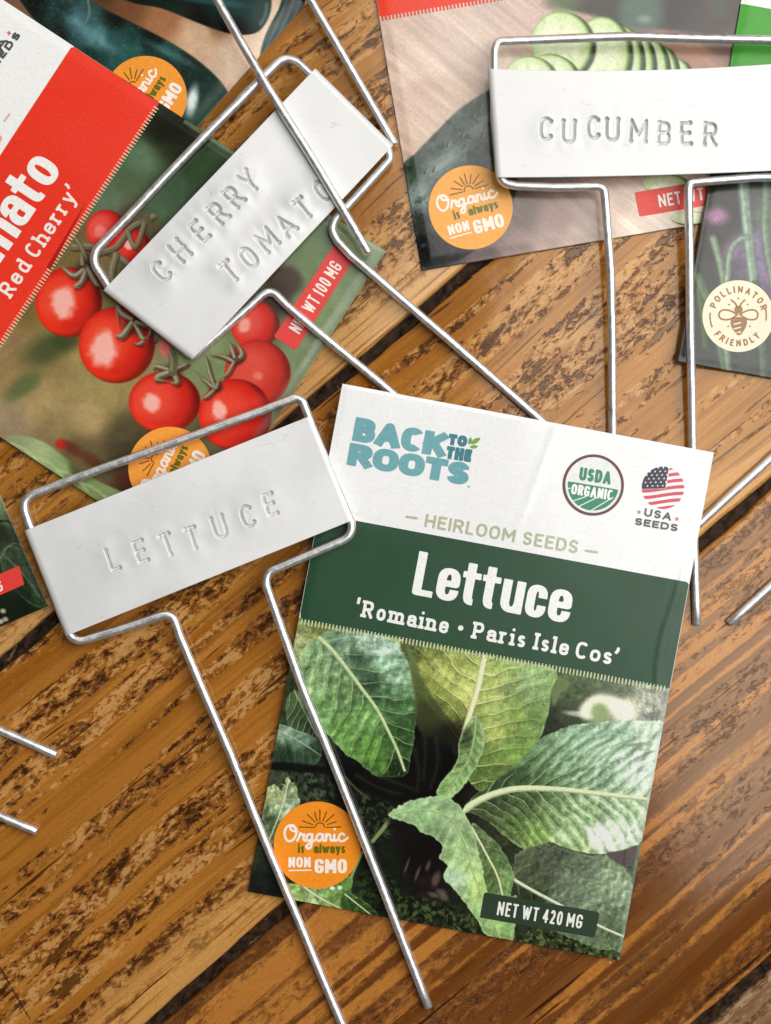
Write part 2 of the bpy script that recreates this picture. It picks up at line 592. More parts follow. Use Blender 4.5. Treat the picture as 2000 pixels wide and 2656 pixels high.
class Sheet:
    """colour of a printed sheet, one value per vertex of the sheet (0..255)"""

    def __init__(self, X, Y, bg):
        self.X, self.Y = X.ravel(), Y.ravel()
        self.c = np.empty((self.X.size, 3))
        self.c[:] = bg

    def sub(self, box):
        return np.nonzero((self.X > box[0]) & (self.X < box[2]) & (self.Y > box[1]) & (self.Y < box[3]))[0]

    def blend(self, i, col, a):
        a = np.asarray(a)[:, None]
        self.c[i] = self.c[i] * (1 - a) + col * a

    def field(self, pts, i=None, power=3.0):
        """colours spread from control points [(x, y, (r, g, b)), ...]"""
        x, y = (self.X, self.Y) if i is None else (self.X[i], self.Y[i])
        w = np.zeros(x.shape)
        c = np.zeros((x.size, 3))
        for px, py, col in pts:
            k = 1.0 / (((x - px) ** 2 + (y - py) ** 2) ** (power / 2) + 30.0)
            w += k
            c += k[:, None] * np.array(col, float)
        return c / w[:, None]

    def poly(self, P, col, soft=1.5, closed_spline=True, n=4, alpha=1.0, rough=0.0):
        P = spline(P, True, n) if closed_spline else np.array(P, float)
        b = (P[:, 0].min() - 3 * soft - rough, P[:, 1].min() - 3 * soft - rough, P[:, 0].max() + 3 * soft + rough, P[:, 1].max() + 3 * soft + rough)
        i = self.sub(b)
        if not len(i): return i, None
        d = sd_poly(self.X[i], self.Y[i], P)
        if rough:
            d = d + rough * (fbm(self.X[i] * .06, self.Y[i] * .06, 3) - .5) * 2
        a = smooth(soft, -soft, d) * alpha
        c = self.field(col, i) if isinstance(col, list) else np.array(col, float)
        self.blend(i, c, a)
        return i, d

    def stroke(self, P, col, w0, w1=None, soft=1.2, alpha=1.0, curve=True):
        P = spline(P, False, 6) if curve and len(P) > 2 else np.array(P, float)
        m = max(w0, w1 or 0) + 3 * soft
        i = self.sub((P[:, 0].min() - m, P[:, 1].min() - m, P[:, 0].max() + m, P[:, 1].max() + m))
        if not len(i): return
        d = sd_line(self.X[i], self.Y[i], P, w0, w1)
        self.blend(i, np.array(col, float), smooth(soft, -soft, d) * alpha)

    def blob(self, x, y, rx, ry, col, soft=0.5, alpha=1.0, ang=0.0):
        r = max(rx, ry) * (1 + soft) + 3
        i = self.sub((x - r, y - r, x + r, y + r))
        if not len(i): return
        c, s = math.cos(math.radians(ang)), math.sin(math.radians(ang))
        dx, dy = self.X[i] - x, self.Y[i] - y
        q = np.hypot((dx * c + dy * s) / rx, (-dx * s + dy * c) / ry)
        self.blend(i, np.array(col, float), smooth(1 + soft, 1 - soft, q) * alpha)

    def speckle(self, i, size, amp, oct=4, stretch=1.0, ang=0.0):
        c, s = math.cos(math.radians(ang)), math.sin(math.radians(ang))
        x, y = self.X[i], self.Y[i]
        u, v = (x * c + y * s) / (size * stretch), (-x * s + y * c) / size
        n = fbm(u, v, oct, .65) - .5
        self.c[i] = np.clip(self.c[i] * (1 + amp * n * 2)[:, None], 0, 255)

    def blade(self, P, col, w, soft=1.4, alpha=1.0):
        """small pointed leaf along a curve"""
        Q = spline(P, False, 6)
        T = np.gradient(Q, axis=0); T /= np.hypot(*T.T)[:, None] + 1e-9
        N = np.stack([-T[:, 1], T[:, 0]], 1)
        t = np.linspace(0, 1, len(Q))
        ww = (w * (.35 + .65 * np.sin(np.pi * np.clip(t * .8 + .2, 0, 1))) * (1 - t ** 3))[:, None]
        return self.poly(np.concatenate([Q + N * ww, (Q - N * ww)[::-1]]), col, soft, False, alpha=alpha)

    def mottle(self, P, cols, size, soft=4, thr=(.45, .6), oct=5, alpha=1.0, seed=0.0):
        """patches of a second colour inside an outline"""
        P = spline(P, True, 4)
        i = self.sub((P[:, 0].min() - 9, P[:, 1].min() - 9, P[:, 0].max() + 9, P[:, 1].max() + 9))
        if not len(i): return
        d = sd_poly(self.X[i], self.Y[i], P)
        n = fbm(self.X[i] / size + seed, self.Y[i] / size + seed * 1.7, oct, .62)
        a = smooth(soft, -soft, d) * smooth(thr[0], thr[1], n) * alpha
        self.blend(i, np.array(cols, float), a)

    def leaf(self, P, mid, cols, vein=(170, 190, 130), vspace=42, vang=1.0, vein_a=.55, pucker=.35, psize=12,
             rib=(205, 215, 165), ribw=(6, 3), rim=None, soft=1.5, fold=.10, rough=3.0):
        P = spline(P, True, 5)
        mid = spline(mid, False, 6)
        b = (P[:, 0].min() - 6, P[:, 1].min() - 6, P[:, 0].max() + 6, P[:, 1].max() + 6)
        i = self.sub(b)
        if not len(i): return
        x, y = self.X[i], self.Y[i]
        d = sd_poly(x, y, P) + rough * (fbm(x * .09, y * .09, 3) - .5) * 2
        a = smooth(soft, -soft, d)
        c = self.field(cols, i)
        s, t = line_coords(x, y, mid)
        wob = (fbm(x * .012, y * .012, 3) - .5)
        sv = (s - vang * np.abs(t) * (1 - .0009 * np.abs(t)) + wob * 46) / vspace + np.where(t > 0, .37, 0)
        ph = sv - np.floor(sv)
        dist = np.abs(ph - .5) * vspace
        # ribs swell between the side veins: lit on one flank, dim on the other
        gate = smooth(.30, .62, fbm(x / 34 + 7, y / 34, 3))
        lit = np.exp(-((ph - .26) / .13) ** 2) * gate
        dim = np.exp(-((ph - .70) / .16) ** 2)
        ps = psize * 1.4
        gx = fbm((x - 3) / ps, (y - 3) / ps, 3, .45) - fbm((x + 3) / ps, (y + 3) / ps, 3, .45)
        q1 = np.abs(fbm(x / (psize * 1.7), y / (psize * 1.7), 3) - .5) * 2
        shade = fold * (lit * .8 - dim * .65) + pucker * .62 * (gx * 1.0 + (smooth(0, .3, q1) - .8) * .32)
        shade = shade + (fbm(x / 75 + 11, y / 75, 3) - .5) * .4
        lum = c.mean(1) / 110.0
        c = c * 1.05 * (1 + shade)[:, None]
        glint = (np.clip(gx * 2.0 - .16, 0, 1) * pucker * .5 + lit * fold * .8) * np.clip(lum - .35, 0, 1.3)
        c = c + glint[:, None] * np.array([104, 122, 104])
        far = np.clip(1 - np.abs(t) / 190.0, .25, 1)
        sd_ = (ph - .5) * vspace
        dark_streak = np.exp(-((sd_ - 3.6) / 1.7) ** 2) * .20 * far * np.minimum(1, vein_a * 1.8)
        nn = fbm(x / 17 + 3, y / 17, 3, .5) - .5
        dark_streak = np.maximum(dark_streak, np.exp(-((nn - .055) / .030) ** 2) * .11 * min(1, vein_a * 1.6))
        c = c * (1 - dark_streak[:, None])
        va = smooth(2.2, .7, dist) * np.minimum(1, vein_a * 1.25) * far * smooth(.12, .40, fbm(x * .02 + 9, y * .02, 2))
        net = smooth(.032, .0, np.abs(nn)) * vein_a * .38
        va = np.maximum(va, net)
        c = c * (1 - va[:, None]) + np.array(vein, float) * va[:, None]
        if rim is None:
            e = smooth(-5, -1.2, d) * .22
            c = c * (1 - e[:, None]) + np.array([176, 200, 150.]) * e[:, None]
        L = np.hypot(*(mid[1:] - mid[:-1]).T).sum()
        w = ribw[0] + (ribw[1] - ribw[0]) * np.clip(s / L, 0, 1)
        ra = smooth(w + 1.6, w - .6, np.abs(t)) * (s > -4) * (s < L + 4)
        ribc = np.array(rib, float) * (1 - .25 * smooth(0, w + .1, t))[:, None]
        c = c * (1 - ra[:, None]) + ribc * ra[:, None]
        if rim is not None:
            e = smooth(-7, -1, d) * .6
            c = c * (1 - e[:, None]) + np.array(rim, float) * e[:, None]
        self.blend(i, np.clip(c, 0, 255), a)

    def ball(self, x, y, r, col=(206, 40, 24), glow=(232, 74, 48), dark=(110, 18, 12), hx=-.3, hy=.05, hl=(244, 190, 178), hs=(.26, .36), ry=None, hla=.9):
        ry = ry or r
        i = self.sub((x - r - 4, y - ry - 4, x + r + 4, y + ry + 4))
        if not len(i): return
        dx, dy = (self.X[i] - x) / r, (self.Y[i] - y) / ry
        q = np.hypot(dx, dy)
        a = smooth(1.02, .98, q)
        nz = np.sqrt(np.clip(1 - q * q, 0, 1))
        lam = np.clip(-.38 * dx - .12 * dy + .9 * nz, 0, 1)
        c = np.array(dark) + (np.array(col, float) - dark) * smooth(0, .55, lam)[:, None]
        c = c + (np.array(glow, float) - col) * smooth(.5, .95, lam)[:, None]
        # light bounced from below along the lower edge
        c = c + np.array([28., 16, 4]) * (smooth(.6, .95, q) * np.clip(dy + .2, 0, 1))[:, None]
        hq = np.hypot((dx - hx) / hs[0], (dy - hy) / hs[1]) + (fbm(self.X[i] * .05, self.Y[i] * .05, 2) - .5) * .5
        ha = smooth(1.18, .58, hq) * hla
        c = c * (1 - ha[:, None]) + np.array(hl, float) * ha[:, None]
        self.blend(i, np.clip(c, 0, 255), a)
# ------------------------------------------------------------------ the table top
GRAIN = math.radians(40.0)


def wood_mat(name, light, mid, dark, pale, stain, pale_amt, stain_amt, stripe=0.0, edge_y=None, edge_col=None, seed=0.0, stripe_col=None, coat=0.8, marks=()):
    m, nt, bs = new_mat(name)
    tc = nt.nodes.new('ShaderNodeTexCoord')
    raw = tc.outputs['Object']
    # slow wander of the grain
    w1 = nt.nodes.new('ShaderNodeTexNoise')
    mp = nt.nodes.new('ShaderNodeMapping')
    mp.inputs['Scale'].default_value = (14, 30, 1)
    mp.inputs['Location'].default_value = (seed, seed, 0)
    nt.links.new(raw, mp.inputs[0])
    nt.links.new(mp.outputs[0], w1.inputs['Vector'])
    w1.inputs['Scale'].default_value = 1.0
    w1.inputs['Detail'].default_value = 2
    vm = nt.nodes.new('ShaderNodeVectorMath'); vm.operation = 'SUBTRACT'
    nt.links.new(w1.outputs['Color'], vm.inputs[0]); vm.inputs[1].default_value = (.5, .5, .5)
    vs = nt.nodes.new('ShaderNodeVectorMath'); vs.operation = 'MULTIPLY'
    nt.links.new(vm.outputs[0], vs.inputs[0]); vs.inputs[1].default_value = (.004, .006, 0)
    va = nt.nodes.new('ShaderNodeVectorMath'); va.operation = 'ADD'
    nt.links.new(raw, va.inputs[0]); nt.links.new(vs.outputs[0], va.inputs[1])
    co = va.outputs[0]
    o = (seed * 1.7, seed * 2.3, 0)
    band = noise(nt, co, (7, 190, 1), 3, .55, .3, o)
    fine = noise(nt, co, (26, 900, 1), 4, .6, 0, o)
    broad = noise(nt, co, (9, 55, 1), 3, .5, .4, (seed + 4, 2, 0))
    c = mixc(nt, mapr(nt, band, .35, .62), mid, light)
    c = mixc(nt, mapr(nt, fine, .45, .72, 0, .55), c, dark)
    c = mixc(nt, mapr(nt, broad, .35, .65, 0, .45), c, mid)
    if stripe:
        sb = noise(nt, co, (4, 210, 1), 2, .5, .25, (seed + 9, 1, 0))
        sm = noise(nt, co, (420, 800, 1), 4, .7, 0, o)
        sr = noise(nt, co, (10, 40, 1), 2, .5, 0, (seed + 3, 5, 0))
        v = mth(nt, 'ADD', sb, mth(nt, 'MULTIPLY', mth(nt, 'SUBTRACT', sm, .5), .16))
        v = mth(nt, 'ADD', v, mth(nt, 'MULTIPLY', mth(nt, 'SUBTRACT', sr, .5), .35))
        c = mixc(nt, mapr(nt, v, .52, .60, 0, stripe), c, stripe_col)
    if edge_y is not None:
        sep = nt.nodes.new('ShaderNodeSeparateXYZ')
        nt.links.new(co, sep.inputs[0])
        lin_y = mth(nt, 'SUBTRACT', sep.outputs[1], mth(nt, 'MULTIPLY', sep.outputs[0], .02))
        lin_y = mth(nt, 'ADD', lin_y, mth(nt, 'MULTIPLY', mth(nt, 'SUBTRACT', broad, .5), .008))
        e = mapr(nt, lin_y, edge_y + .004, edge_y + .013, .8, 0)
        ec = mixc(nt, mapr(nt, fine, .48, .66), edge_col, mid)
        c = mixc(nt, e, c, ec)
        keep = mth(nt, 'SUBTRACT', 1.0, mth(nt, 'MULTIPLY', e, .8))
    # worn bands along the grain: mottled with pale bare wood and dark ground-in stain
    zone = noise(nt, co, (8, 185, 1), 3, .55, .25, (seed + 1, 7, 0))
    spk = noise(nt, co, (210, 480, 1), 6, .68, .3, (seed, 3, 0))
    mot = noise(nt, co, (430, 860, 1), 7, .68, .5, (seed + 2, 11, 0))
    clus = noise(nt, co, (75, 260, 1), 3, .55, .4, (seed + 5, 2, 0))
    zr = mth(nt, 'ADD', zone, mth(nt, 'MULTIPLY', mth(nt, 'SUBTRACT', spk, .5), .34))
    zm = mapr(nt, zr, .465, .535)
    if edge_y is not None: zm = mth(nt, 'MULTIPLY', zm, keep)
    m2 = mth(nt, 'SUBTRACT', mot, mth(nt, 'MULTIPLY', mth(nt, 'SUBTRACT', clus, .5), .62))
    pm = mth(nt, 'MULTIPLY', zm, mapr(nt, m2, .50, .60, 0, pale_amt))
    c = mixc(nt, pm, c, pale)
    soft = mth(nt, 'MULTIPLY', zm, mapr(nt, m2, .54, .45, 0, stain_amt * .72))
    c = mixc(nt, soft, c, dark)
    dm = mth(nt, 'MULTIPLY', zm, mapr(nt, m2, .455, .39, 0, stain_amt))
    c = mixc(nt, dm, c, stain)
    # short dark checks
    ck = noise(nt, co, (34, 1100, 1), 2, .5, 0, (seed + 6, 1, 0))
    cz = noise(nt, co, (16, 120, 1), 2, .5, 0, (seed + 5, 3, 0))
    cm = mapr(nt, mth(nt, 'ADD', ck, mth(nt, 'MULTIPLY', cz, .5)), .94, .985, 0, .9)
    c = mixc(nt, cm, c, stain)
    # gouges and old dents: (photo x, y, half length, half width in photo px, turn)
    if marks:
        sp_ = nt.nodes.new('ShaderNodeSeparateXYZ')
        nt.links.new(raw, sp_.inputs[0])
        wob = mth(nt, 'MULTIPLY', mth(nt, 'ADD', mth(nt, 'SUBTRACT', spk, .5), mth(nt, 'MULTIPLY', mth(nt, 'SUBTRACT', mot, .5), 1.4)), 2.4)
        for (px, py, ra, rb, turn) in marks:
            X_, Y_ = (px - CX) * S, -(py - CY) * S
            lx, ly = X_ * math.cos(GRAIN) + Y_ * math.sin(GRAIN), -X_ * math.sin(GRAIN) + Y_ * math.cos(GRAIN)
            t_ = math.radians(turn)
            dx = mth(nt, 'SUBTRACT', sp_.outputs[0], lx)
            dy = mth(nt, 'SUBTRACT', sp_.outputs[1], ly)
            a_ = mth(nt, 'DIVIDE', mth(nt, 'ADD', mth(nt, 'MULTIPLY', dx, math.cos(t_)), mth(nt, 'MULTIPLY', dy, math.sin(t_))), ra * S)
            b_ = mth(nt, 'DIVIDE', mth(nt, 'SUBTRACT', mth(nt, 'MULTIPLY', dy, math.cos(t_)), mth(nt, 'MULTIPLY', dx, math.sin(t_))), rb * S)
            q_ = mth(nt, 'ADD', mth(nt, 'SQRT', mth(nt, 'ADD', mth(nt, 'MULTIPLY', a_, a_), mth(nt, 'MULTIPLY', b_, b_))), wob)
            mk = mapr(nt, q_, 1.05, .70, 0, .8)
            c = mixc(nt, mk, c, stain)
            dm = mth(nt, 'MAXIMUM', dm, mk)
    grit = noise(nt, co, (520, 520, 1), 1, .4, 0, (seed, 8, 0))
    c = mixc(nt, mapr(nt, grit, .80, .83, 0, .7), c, c_(226, 200, 164))
    dust = noise(nt, co, (1500, 2400, 1), 2, .6, 0, o)
    c = mixc(nt, mapr(nt, dust, .3, .7, 0, .22), c, dark)
    nt.links.new(c, bs.inputs['Base Color'])
    nt.links.new(mapr(nt, fine, .3, .7, .10, .19), bs.inputs['Roughness'])
    bs.inputs['Specular IOR Level'].default_value = .52
    bs.inputs['Specular Tint'].default_value = (1.0, .74, .47, 1)
    h = mth(nt, 'SUBTRACT', mth(nt, 'MULTIPLY', fine, .25), mth(nt, 'ADD', dm, mth(nt, 'MULTIPLY', cm, .8)))
    h = mth(nt, 'ADD', h, mth(nt, 'MULTIPLY', spk, .25))
    nt.links.new(bump(nt, h, .00018, .5), bs.inputs['Normal'])
    bs.inputs['Coat Weight'].default_value = coat * .22
    bs.inputs['Coat Roughness'].default_value = .085
    bs.inputs['Coat IOR'].default_value = 1.55
    cb = bump(nt, mth(nt, 'ADD', broad, mth(nt, 'MULTIPLY', spk, .12)), .0004, .35)
    nt.links.new(cb, bs.inputs['Coat Normal'])
    return m


table = thing('table_top', (0, 0, 0), 'rustic wooden table top of worn, stained orange-brown boards under all the packets', 'table')
tag(table, kind='structure')


def plank(y_lo, y_hi, mat, x0=-.36, x1=.36, tilt_lo=.02, tilt_hi=.02, seed=0, top=0.0, parent=None):
    """board in its own frame: x along the grain; slightly wavy rounded edges"""
    nx = 420
    xs = np.linspace(x0, x1, nx)
    lo = y_lo + tilt_lo * xs + (fbm(xs * 90 + seed * 7, xs * 0 + seed, 4) - .5) * .0011
    hi = y_hi + tilt_hi * xs + (fbm(xs * 90 + seed * 7 + 31, xs * 0 + seed + 9, 4) - .5) * .0011
    prof = [(0, -.012), (0, -.0010), (.00015, -.0004), (.0004, -.0001), (.0009, 0)]
    cols = []
    for a, z in prof: cols.append((lo + a, np.full(nx, z)))
    for k in (.25, .5, .75): cols.append((lo + (hi - lo) * k, np.zeros(nx)))
    for a, z in prof[::-1]: cols.append((hi - a, np.full(nx, z)))
    Y = np.stack([q[0] for q in cols], 1)
    Z = np.stack([q[1] for q in cols], 1) + top
    X = np.repeat(xs[:, None], Y.shape[1], 1)
    V = np.stack([X, Y, Z], 2).reshape(-1, 3)
    nc = Y.shape[1]
    i, j = np.meshgrid(np.arange(nx - 1), np.arange(nc - 1), indexing='ij')
    a = i * nc + j
    q = np.stack([a, a + nc, a + nc + 1, a + 1], -1).reshape(-1, 4)
    und = np.stack([np.arange(nx - 1) * nc, np.arange(nx - 1) * nc + nc - 1,
                    (np.arange(nx - 1) + 1) * nc + nc - 1, (np.arange(nx - 1) + 1) * nc], 1)
    ends = [np.arange(nc)[::-1][None, :], ((nx - 1) * nc + np.arange(nc))[None, :]]
    o = link_mesh('plank', V, [q, und] + ends, mat, None)
    o.rotation_euler = (0, 0, GRAIN)
    o.parent = parent
    return o


c_ = lambda r, g, b: tuple(float(v) for v in lin((r, g, b)))
W_A = wood_mat('wood_honey', c_(184, 126, 56), c_(150, 94, 26), c_(94, 50, 9), c_(210, 166, 108), c_(46, 22, 5), .42, .9,
               edge_y=.0288, edge_col=c_(208, 160, 100), seed=1.3)
W_B = wood_mat('wood_worn', c_(184, 122, 50), c_(150, 92, 24), c_(96, 48, 8), c_(212, 166, 106), c_(52, 23, 4), .58, .95,
               edge_y=-.0496, edge_col=c_(210, 156, 88), seed=6.1,
               marks=((158, 2466, 70, 15, 6), (176, 2556, 62, 20, 2), (53, 2607, 16, 12, 0), (1270, 880, 26, 12, 0), (1720, 860, 70, 9, 4), (196, 2370, 4, 40, 55), (20, 2545, 3.5, 130, -10), (1180, 900, 22, 5, 0)))
W_C = wood_mat('wood_brown', c_(120, 72, 30), c_(104, 57, 17), c_(70, 34, 8), c_(190, 132, 76), c_(34, 16, 6), .25, .4,
               stripe=.92, stripe_col=c_(188, 122, 52), seed=3.7, coat=.9)
W_D = wood_mat('wood_grey', c_(150, 112, 76), c_(120, 86, 56), c_(84, 56, 32), c_(186, 160, 130), c_(50, 34, 20), .6, .7, seed=8.8)

plank(.0300, .16, W_A, tilt_lo=.0, tilt_hi=0, seed=1, parent=table)
plank(-.0499, .0275, W_B, tilt_lo=.02, tilt_hi=0, seed=2, parent=table)
plank(-.1292, -.0524, W_C, tilt_lo=.02, tilt_hi=.02, seed=3, parent=table)
plank(-.22, -.1322, W_D, tilt_lo=.02, tilt_hi=.02, seed=4, parent=table, top=-.0004)


def filler(y0, y1, tilt, seed):
    """crumbly dark filling down in the joint between two boards"""
    nx, ny = 1100, 14
    xs = np.linspace(-.36, .36, nx)
    ts = np.linspace(-.0006, 1.0, ny)
    X = np.repeat(xs[:, None], ny, 1)
    Y = y0 - .0008 + tilt * X + (y1 - y0 + .0016) * np.linspace(0, 1, ny)[None, :]
    n = fbm(X * 520 + seed, Y * 800, 4, .6)
    r = np.abs(fbm(X * 300 + 50 + seed, Y * 420, 3) - .5) * 2
    Z = -.0011 + (n - .5) * .0009 - smooth(.10, 0, r) * .0006 - .0005 * smooth(.25, .75, fbm(X * 60 + seed, Y * 0, 2))
    V = np.stack([X, Y, Z], 2).reshape(-1, 3)
    i, j = np.meshgrid(np.arange(nx - 1), np.arange(ny - 1), indexing='ij')
    a = i * ny + j
    q = np.stack([a, a + ny, a + ny + 1, a + 1], -1).reshape(-1, 4)
    o = link_mesh('joint_filler', V, [q], F_MAT, None, smooth_shade=True)
    o.rotation_euler = (0, 0, GRAIN)
    o.parent = table
    return o


F_MAT, nt, bs = new_mat('joint_dirt')
tc = nt.nodes.new('ShaderNodeTexCoord')
n1 = noise(nt, tc.outputs['Object'], (420, 600, 600), 5, .65)
n2 = noise(nt, tc.outputs['Object'], (160, 420, 300), 3, .6, .5, (4, 2, 1))
cc = mixc(nt, mapr(nt, n1, .35, .65), c_(20, 11, 5), c_(58, 38, 20))
cc = mixc(nt, mapr(nt, n2, .63, .70, 0, .75), cc, c_(116, 88, 58))
nt.links.new(cc, bs.inputs['Base Color'])
bs.inputs['Roughness'].default_value = .6
bs.inputs['Specular IOR Level'].default_value = .15
nt.links.new(bump(nt, n1, .0004, .8), bs.inputs['Normal'])
filler(.0273, .0302, 0, 1)
filler(-.0527, -.0496, .02, 2)
filler(-.1322, -.1290, .02, 3)
# ------------------------------------------------------------------ seed packets
PRINT = print_mat('printed_paper')
EDGE_PAPER = np.array(lin((226, 224, 220))) * .95


class Packet:
    """a rectangular paper packet; TL corner, reading angle (deg, clockwise in the photo), width, height in photo px"""

    def __init__(self, name, label, tl, ang, w, h, zfun, g, group='seed packets'):
        a = math.radians(ang)
        self.u = np.array([math.cos(a), math.sin(a)])
        self.v = np.array([-math.sin(a), math.cos(a)])
        self.tl = np.array(tl, float)
        self.w, self.h, self.ang = w, h, ang
        self.zfun = zfun
        c = self.tl + self.u * w / 2 + self.v * h / 2
        x, y = place(c[0], c[1], 0)
        self.root = thing(name, (float(x), float(y), 0), label, 'seed packet', group)
        nu, nv = int(w / g) + 1, int(h / g) + 1
        self.nu, self.nv = nu, nv
        U, V = np.meshgrid(np.linspace(0, w, nu), np.linspace(0, h, nv))
        self.X = self.tl[0] + U * self.u[0] + V * self.v[0]
        self.Y = self.tl[1] + U * self.u[1] + V * self.v[1]

    def local(self, x, y):
        dx, dy = x - self.tl[0], y - self.tl[1]
        return dx * self.u[0] + dy * self.u[1], dx * self.v[0] + dy * self.v[1]

    def P(self, a, b):
        """photo point of local (a, b)"""
        return self.tl + self.u * a + self.v * b

    def quad(self, a0, b0, a1, b1):
        return np.array([self.P(a0, b0), self.P(a1, b0), self.P(a1, b1), self.P(a0, b1)])

    def surf(self, x, y):
        a, b = self.local(x, y)
        a, b = np.clip(a / self.w, 0, 1), np.clip(b / self.h, 0, 1)
        return self.zfun(a, b) * .001

    def build(self, sheet, gamma=1.08, gain=1.03):
        sheet.c = np.clip(255 * (np.clip(sheet.c, 0, 255) / 255) ** gamma * gain, 0, 247)
        nu, nv = self.nu, self.nv
        x, y = self.X.ravel(), self.Y.ravel()
        z = self.surf(x, y)
        wx, wy = place(x, y, z)
        top = np.stack([wx, wy, z], 1)
        j, i = np.meshgrid(np.arange(nv - 1), np.arange(nu - 1), indexing='ij')
        a = j * nu + i
        q = np.stack([a, a + nu, a + nu + 1, a + 1], -1).reshape(-1, 4)
        ring = np.concatenate([np.arange(nu), np.arange(1, nv) * nu + nu - 1, (nv - 1) * nu + np.arange(nu - 2, -1, -1), np.arange(nv - 2, 0, -1) * nu])
        # rear sheet, coarser and a little lower
        low = top[ring].copy(); low[:, 2] -= .00035
        n0 = len(top); m = len(ring)
        k = np.arange(m); k2 = (k + 1) % m
        skirt = np.stack([ring[k], ring[k2], n0 + k2, n0 + k], 1)
        cu, cv = 24, 32
        A, B = np.meshgrid(np.linspace(0, self.w, cu), np.linspace(0, self.h, cv))
        bx = self.tl[0] + A * self.u[0] + B * self.v[0]
        by = self.tl[1] + A * self.u[1] + B * self.v[1]
        bz = self.surf(bx, by) - .00036
        X2, Y2 = place(bx, by, bz)
        back = np.stack([X2.ravel(), Y2.ravel(), bz.ravel()], 1)
        n1 = n0 + m
        j, i = np.meshgrid(np.arange(cv - 1), np.arange(cu - 1), indexing='ij')
        b = n1 + j * cu + i
        bq = np.stack([b, b + 1, b + cu + 1, b + cu], -1).reshape(-1, 4)
        colors = np.concatenate([lin(sheet.c) * .95, np.tile(EDGE_PAPER, (m + cu * cv, 1))])
        self.body = link_mesh('pouch', np.concatenate([top, low, back]), [q, skirt, bq], PRINT, self.root, colors)
        return self.body

    def shape(self, name, box, f, g, rgb, off=.00006, parent=None, rough=.38):
        return region_mesh(name, box, f, g, self.surf, off, ink(rgb, rough), parent or self.root)

    def text(self, name, strokes, hw, g, rgb, off=.00012, parent=None, butt=True, r=1.0, ang=0.0):
        return lettering(name, strokes, hw, g, self.surf, off, ink(rgb), parent or self.root, butt, r, ang)

    def comb(self, a0, a1, b, length, pitch, width, rgb, parent=None, off=.00009):
        """row of fine printed stitches along local y = b"""
        n = int((a1 - a0) / pitch)
        V, F = [], []
        for k in range(n):
            a = a0 + (k + .5) * pitch
            for (s, t) in ((a - width / 2, b), (a + width / 2, b), (a + width / 2, b + length), (a - width / 2, b + length)):
                V.append(self.P(s, t))
            F.append([4 * k, 4 * k + 3, 4 * k + 2, 4 * k + 1])
        V = np.array(V)
        z = self.surf(V[:, 0], V[:, 1]) + off
        x, y = place(V[:, 0], V[:, 1], z)
        return link_mesh('stitch_border', np.stack([x, y, z], 1), [np.array(F)], ink(rgb), parent or self.root)


def badge(pk, cx, cy, r, ang, disc=(247, 150, 30), g=1.6):
    """round orange badge with sun rays and its wording"""
    ca, sa = math.cos(math.radians(ang)), math.sin(math.radians(ang))
    k = r / 113.0
    T = lambda P: np.array([(cx + k * (x * ca - y * sa), cy + k * (x * sa + y * ca)) for x, y in P])
    b = pk.shape('organic_badge', (cx - r - 5, cy - r - 5, cx + r + 5, cy + r + 5), lambda X, Y: np.hypot(X - cx, Y - cy) - r, 4.0, disc, .00008)
    # sun
    rays = [arc(7, -46, 12, 12, 180, 360, 12, 2)]
    rays = [[(x, y) for x, y in rays[0]]]
    for x0, y0, x1, y1 in ((-9, -46, -46, -47), (-11, -53, -38, -63), (-6, -60, -25, -80), (0, -62, -7, -86), (7, -63, 7, -92),
                           (15, -62, 24, -86), (22, -60, 44, -80), (26, -53, 50, -61), (24, -46, 61, -47)):
        rays.append([(x0, y0), (x1, y1)])
    pk.text('sun_emblem', [T(s) for s in rays], 1.5 * k, 1.5, (128, 84, 20), .00014, b, False)
    scr = [sp((-60, -46), (-68, -52), (-80, -46), (-85, -30), (-79, -13), (-67, -11), (-56, -24), (-55, -40), (-62, -51), (-70, -47), (-66, -38), (-52, -36)),
           sp((-52, -12), (-47, -22), (-44, -31), (-40, -27), (-34, -28), (-36, -17), (-31, -11), (-26, -14)),
           sp((-14, -26), (-20, -29), (-27, -24), (-27, -14), (-21, -11), (-14, -18), (-13, -28)),
           sp((-13, -28), (-14, -8), (-17, 5), (-24, 9), (-28, 3), (-18, -6), (-6, -13)),
           sp((14, -25), (7, -29), (-1, -24), (-1, -14), (5, -11), (12, -17), (14, -28)), sp((14, -28), (14, -15), (18, -11), (23, -16)),
           sp((22, -28), (22, -11)), sp((22, -19), (28, -28), (34, -24), (34, -15), (38, -11), (44, -16)),
           sp((44, -27), (44, -15), (48, -11), (55, -17)), [(45, -41), (45, -42)],
           sp((70, -26), (64, -30), (57, -25), (56, -16), (61, -10), (70, -12), (79, -19))]
    white = lay_text('NON', T([(-75, 58)])[0], T([(-17, 58)])[0], 27 * k, 3.4 * k, track=.10, r=.75)
    white2 = lay_text('GMO', T([(-7, 73)])[0], T([(77, 73)])[0], 37 * k, 4.8 * k, track=.08, r=.66)
    w1 = pk.text('badge_lettering', [T(s) for s in scr], 3.1 * k, 1.5, (253, 240, 226), .00014, b, False)
    pk.text('badge_lettering', white, 3.4 * k, 1.4, (253, 240, 226), .00014, b, r=.75, ang=ang)
    pk.text('badge_lettering', white2, 4.8 * k, 1.4, (253, 240, 226), .00014, b, r=.66, ang=ang)
    pk.text('underline', [T([(-74, 66), (-16, 65)])], 1.7 * k, 1.5, (253, 240, 226), .00014, b)
    gr = lay_text('is', T([(-50, 21)])[0], T([(-34, 21)])[0], 25 * k, 2.7 * k, xh=.76)
    gr += lay_text('always', T([(-9, 21)])[0], T([(73, 21)])[0], 24 * k, 2.7 * k, xh=.76, track=.07)
    pk.text('badge_wording', gr, 2.7 * k, 1.5, (104, 106, 24), .00014, b)
    return b


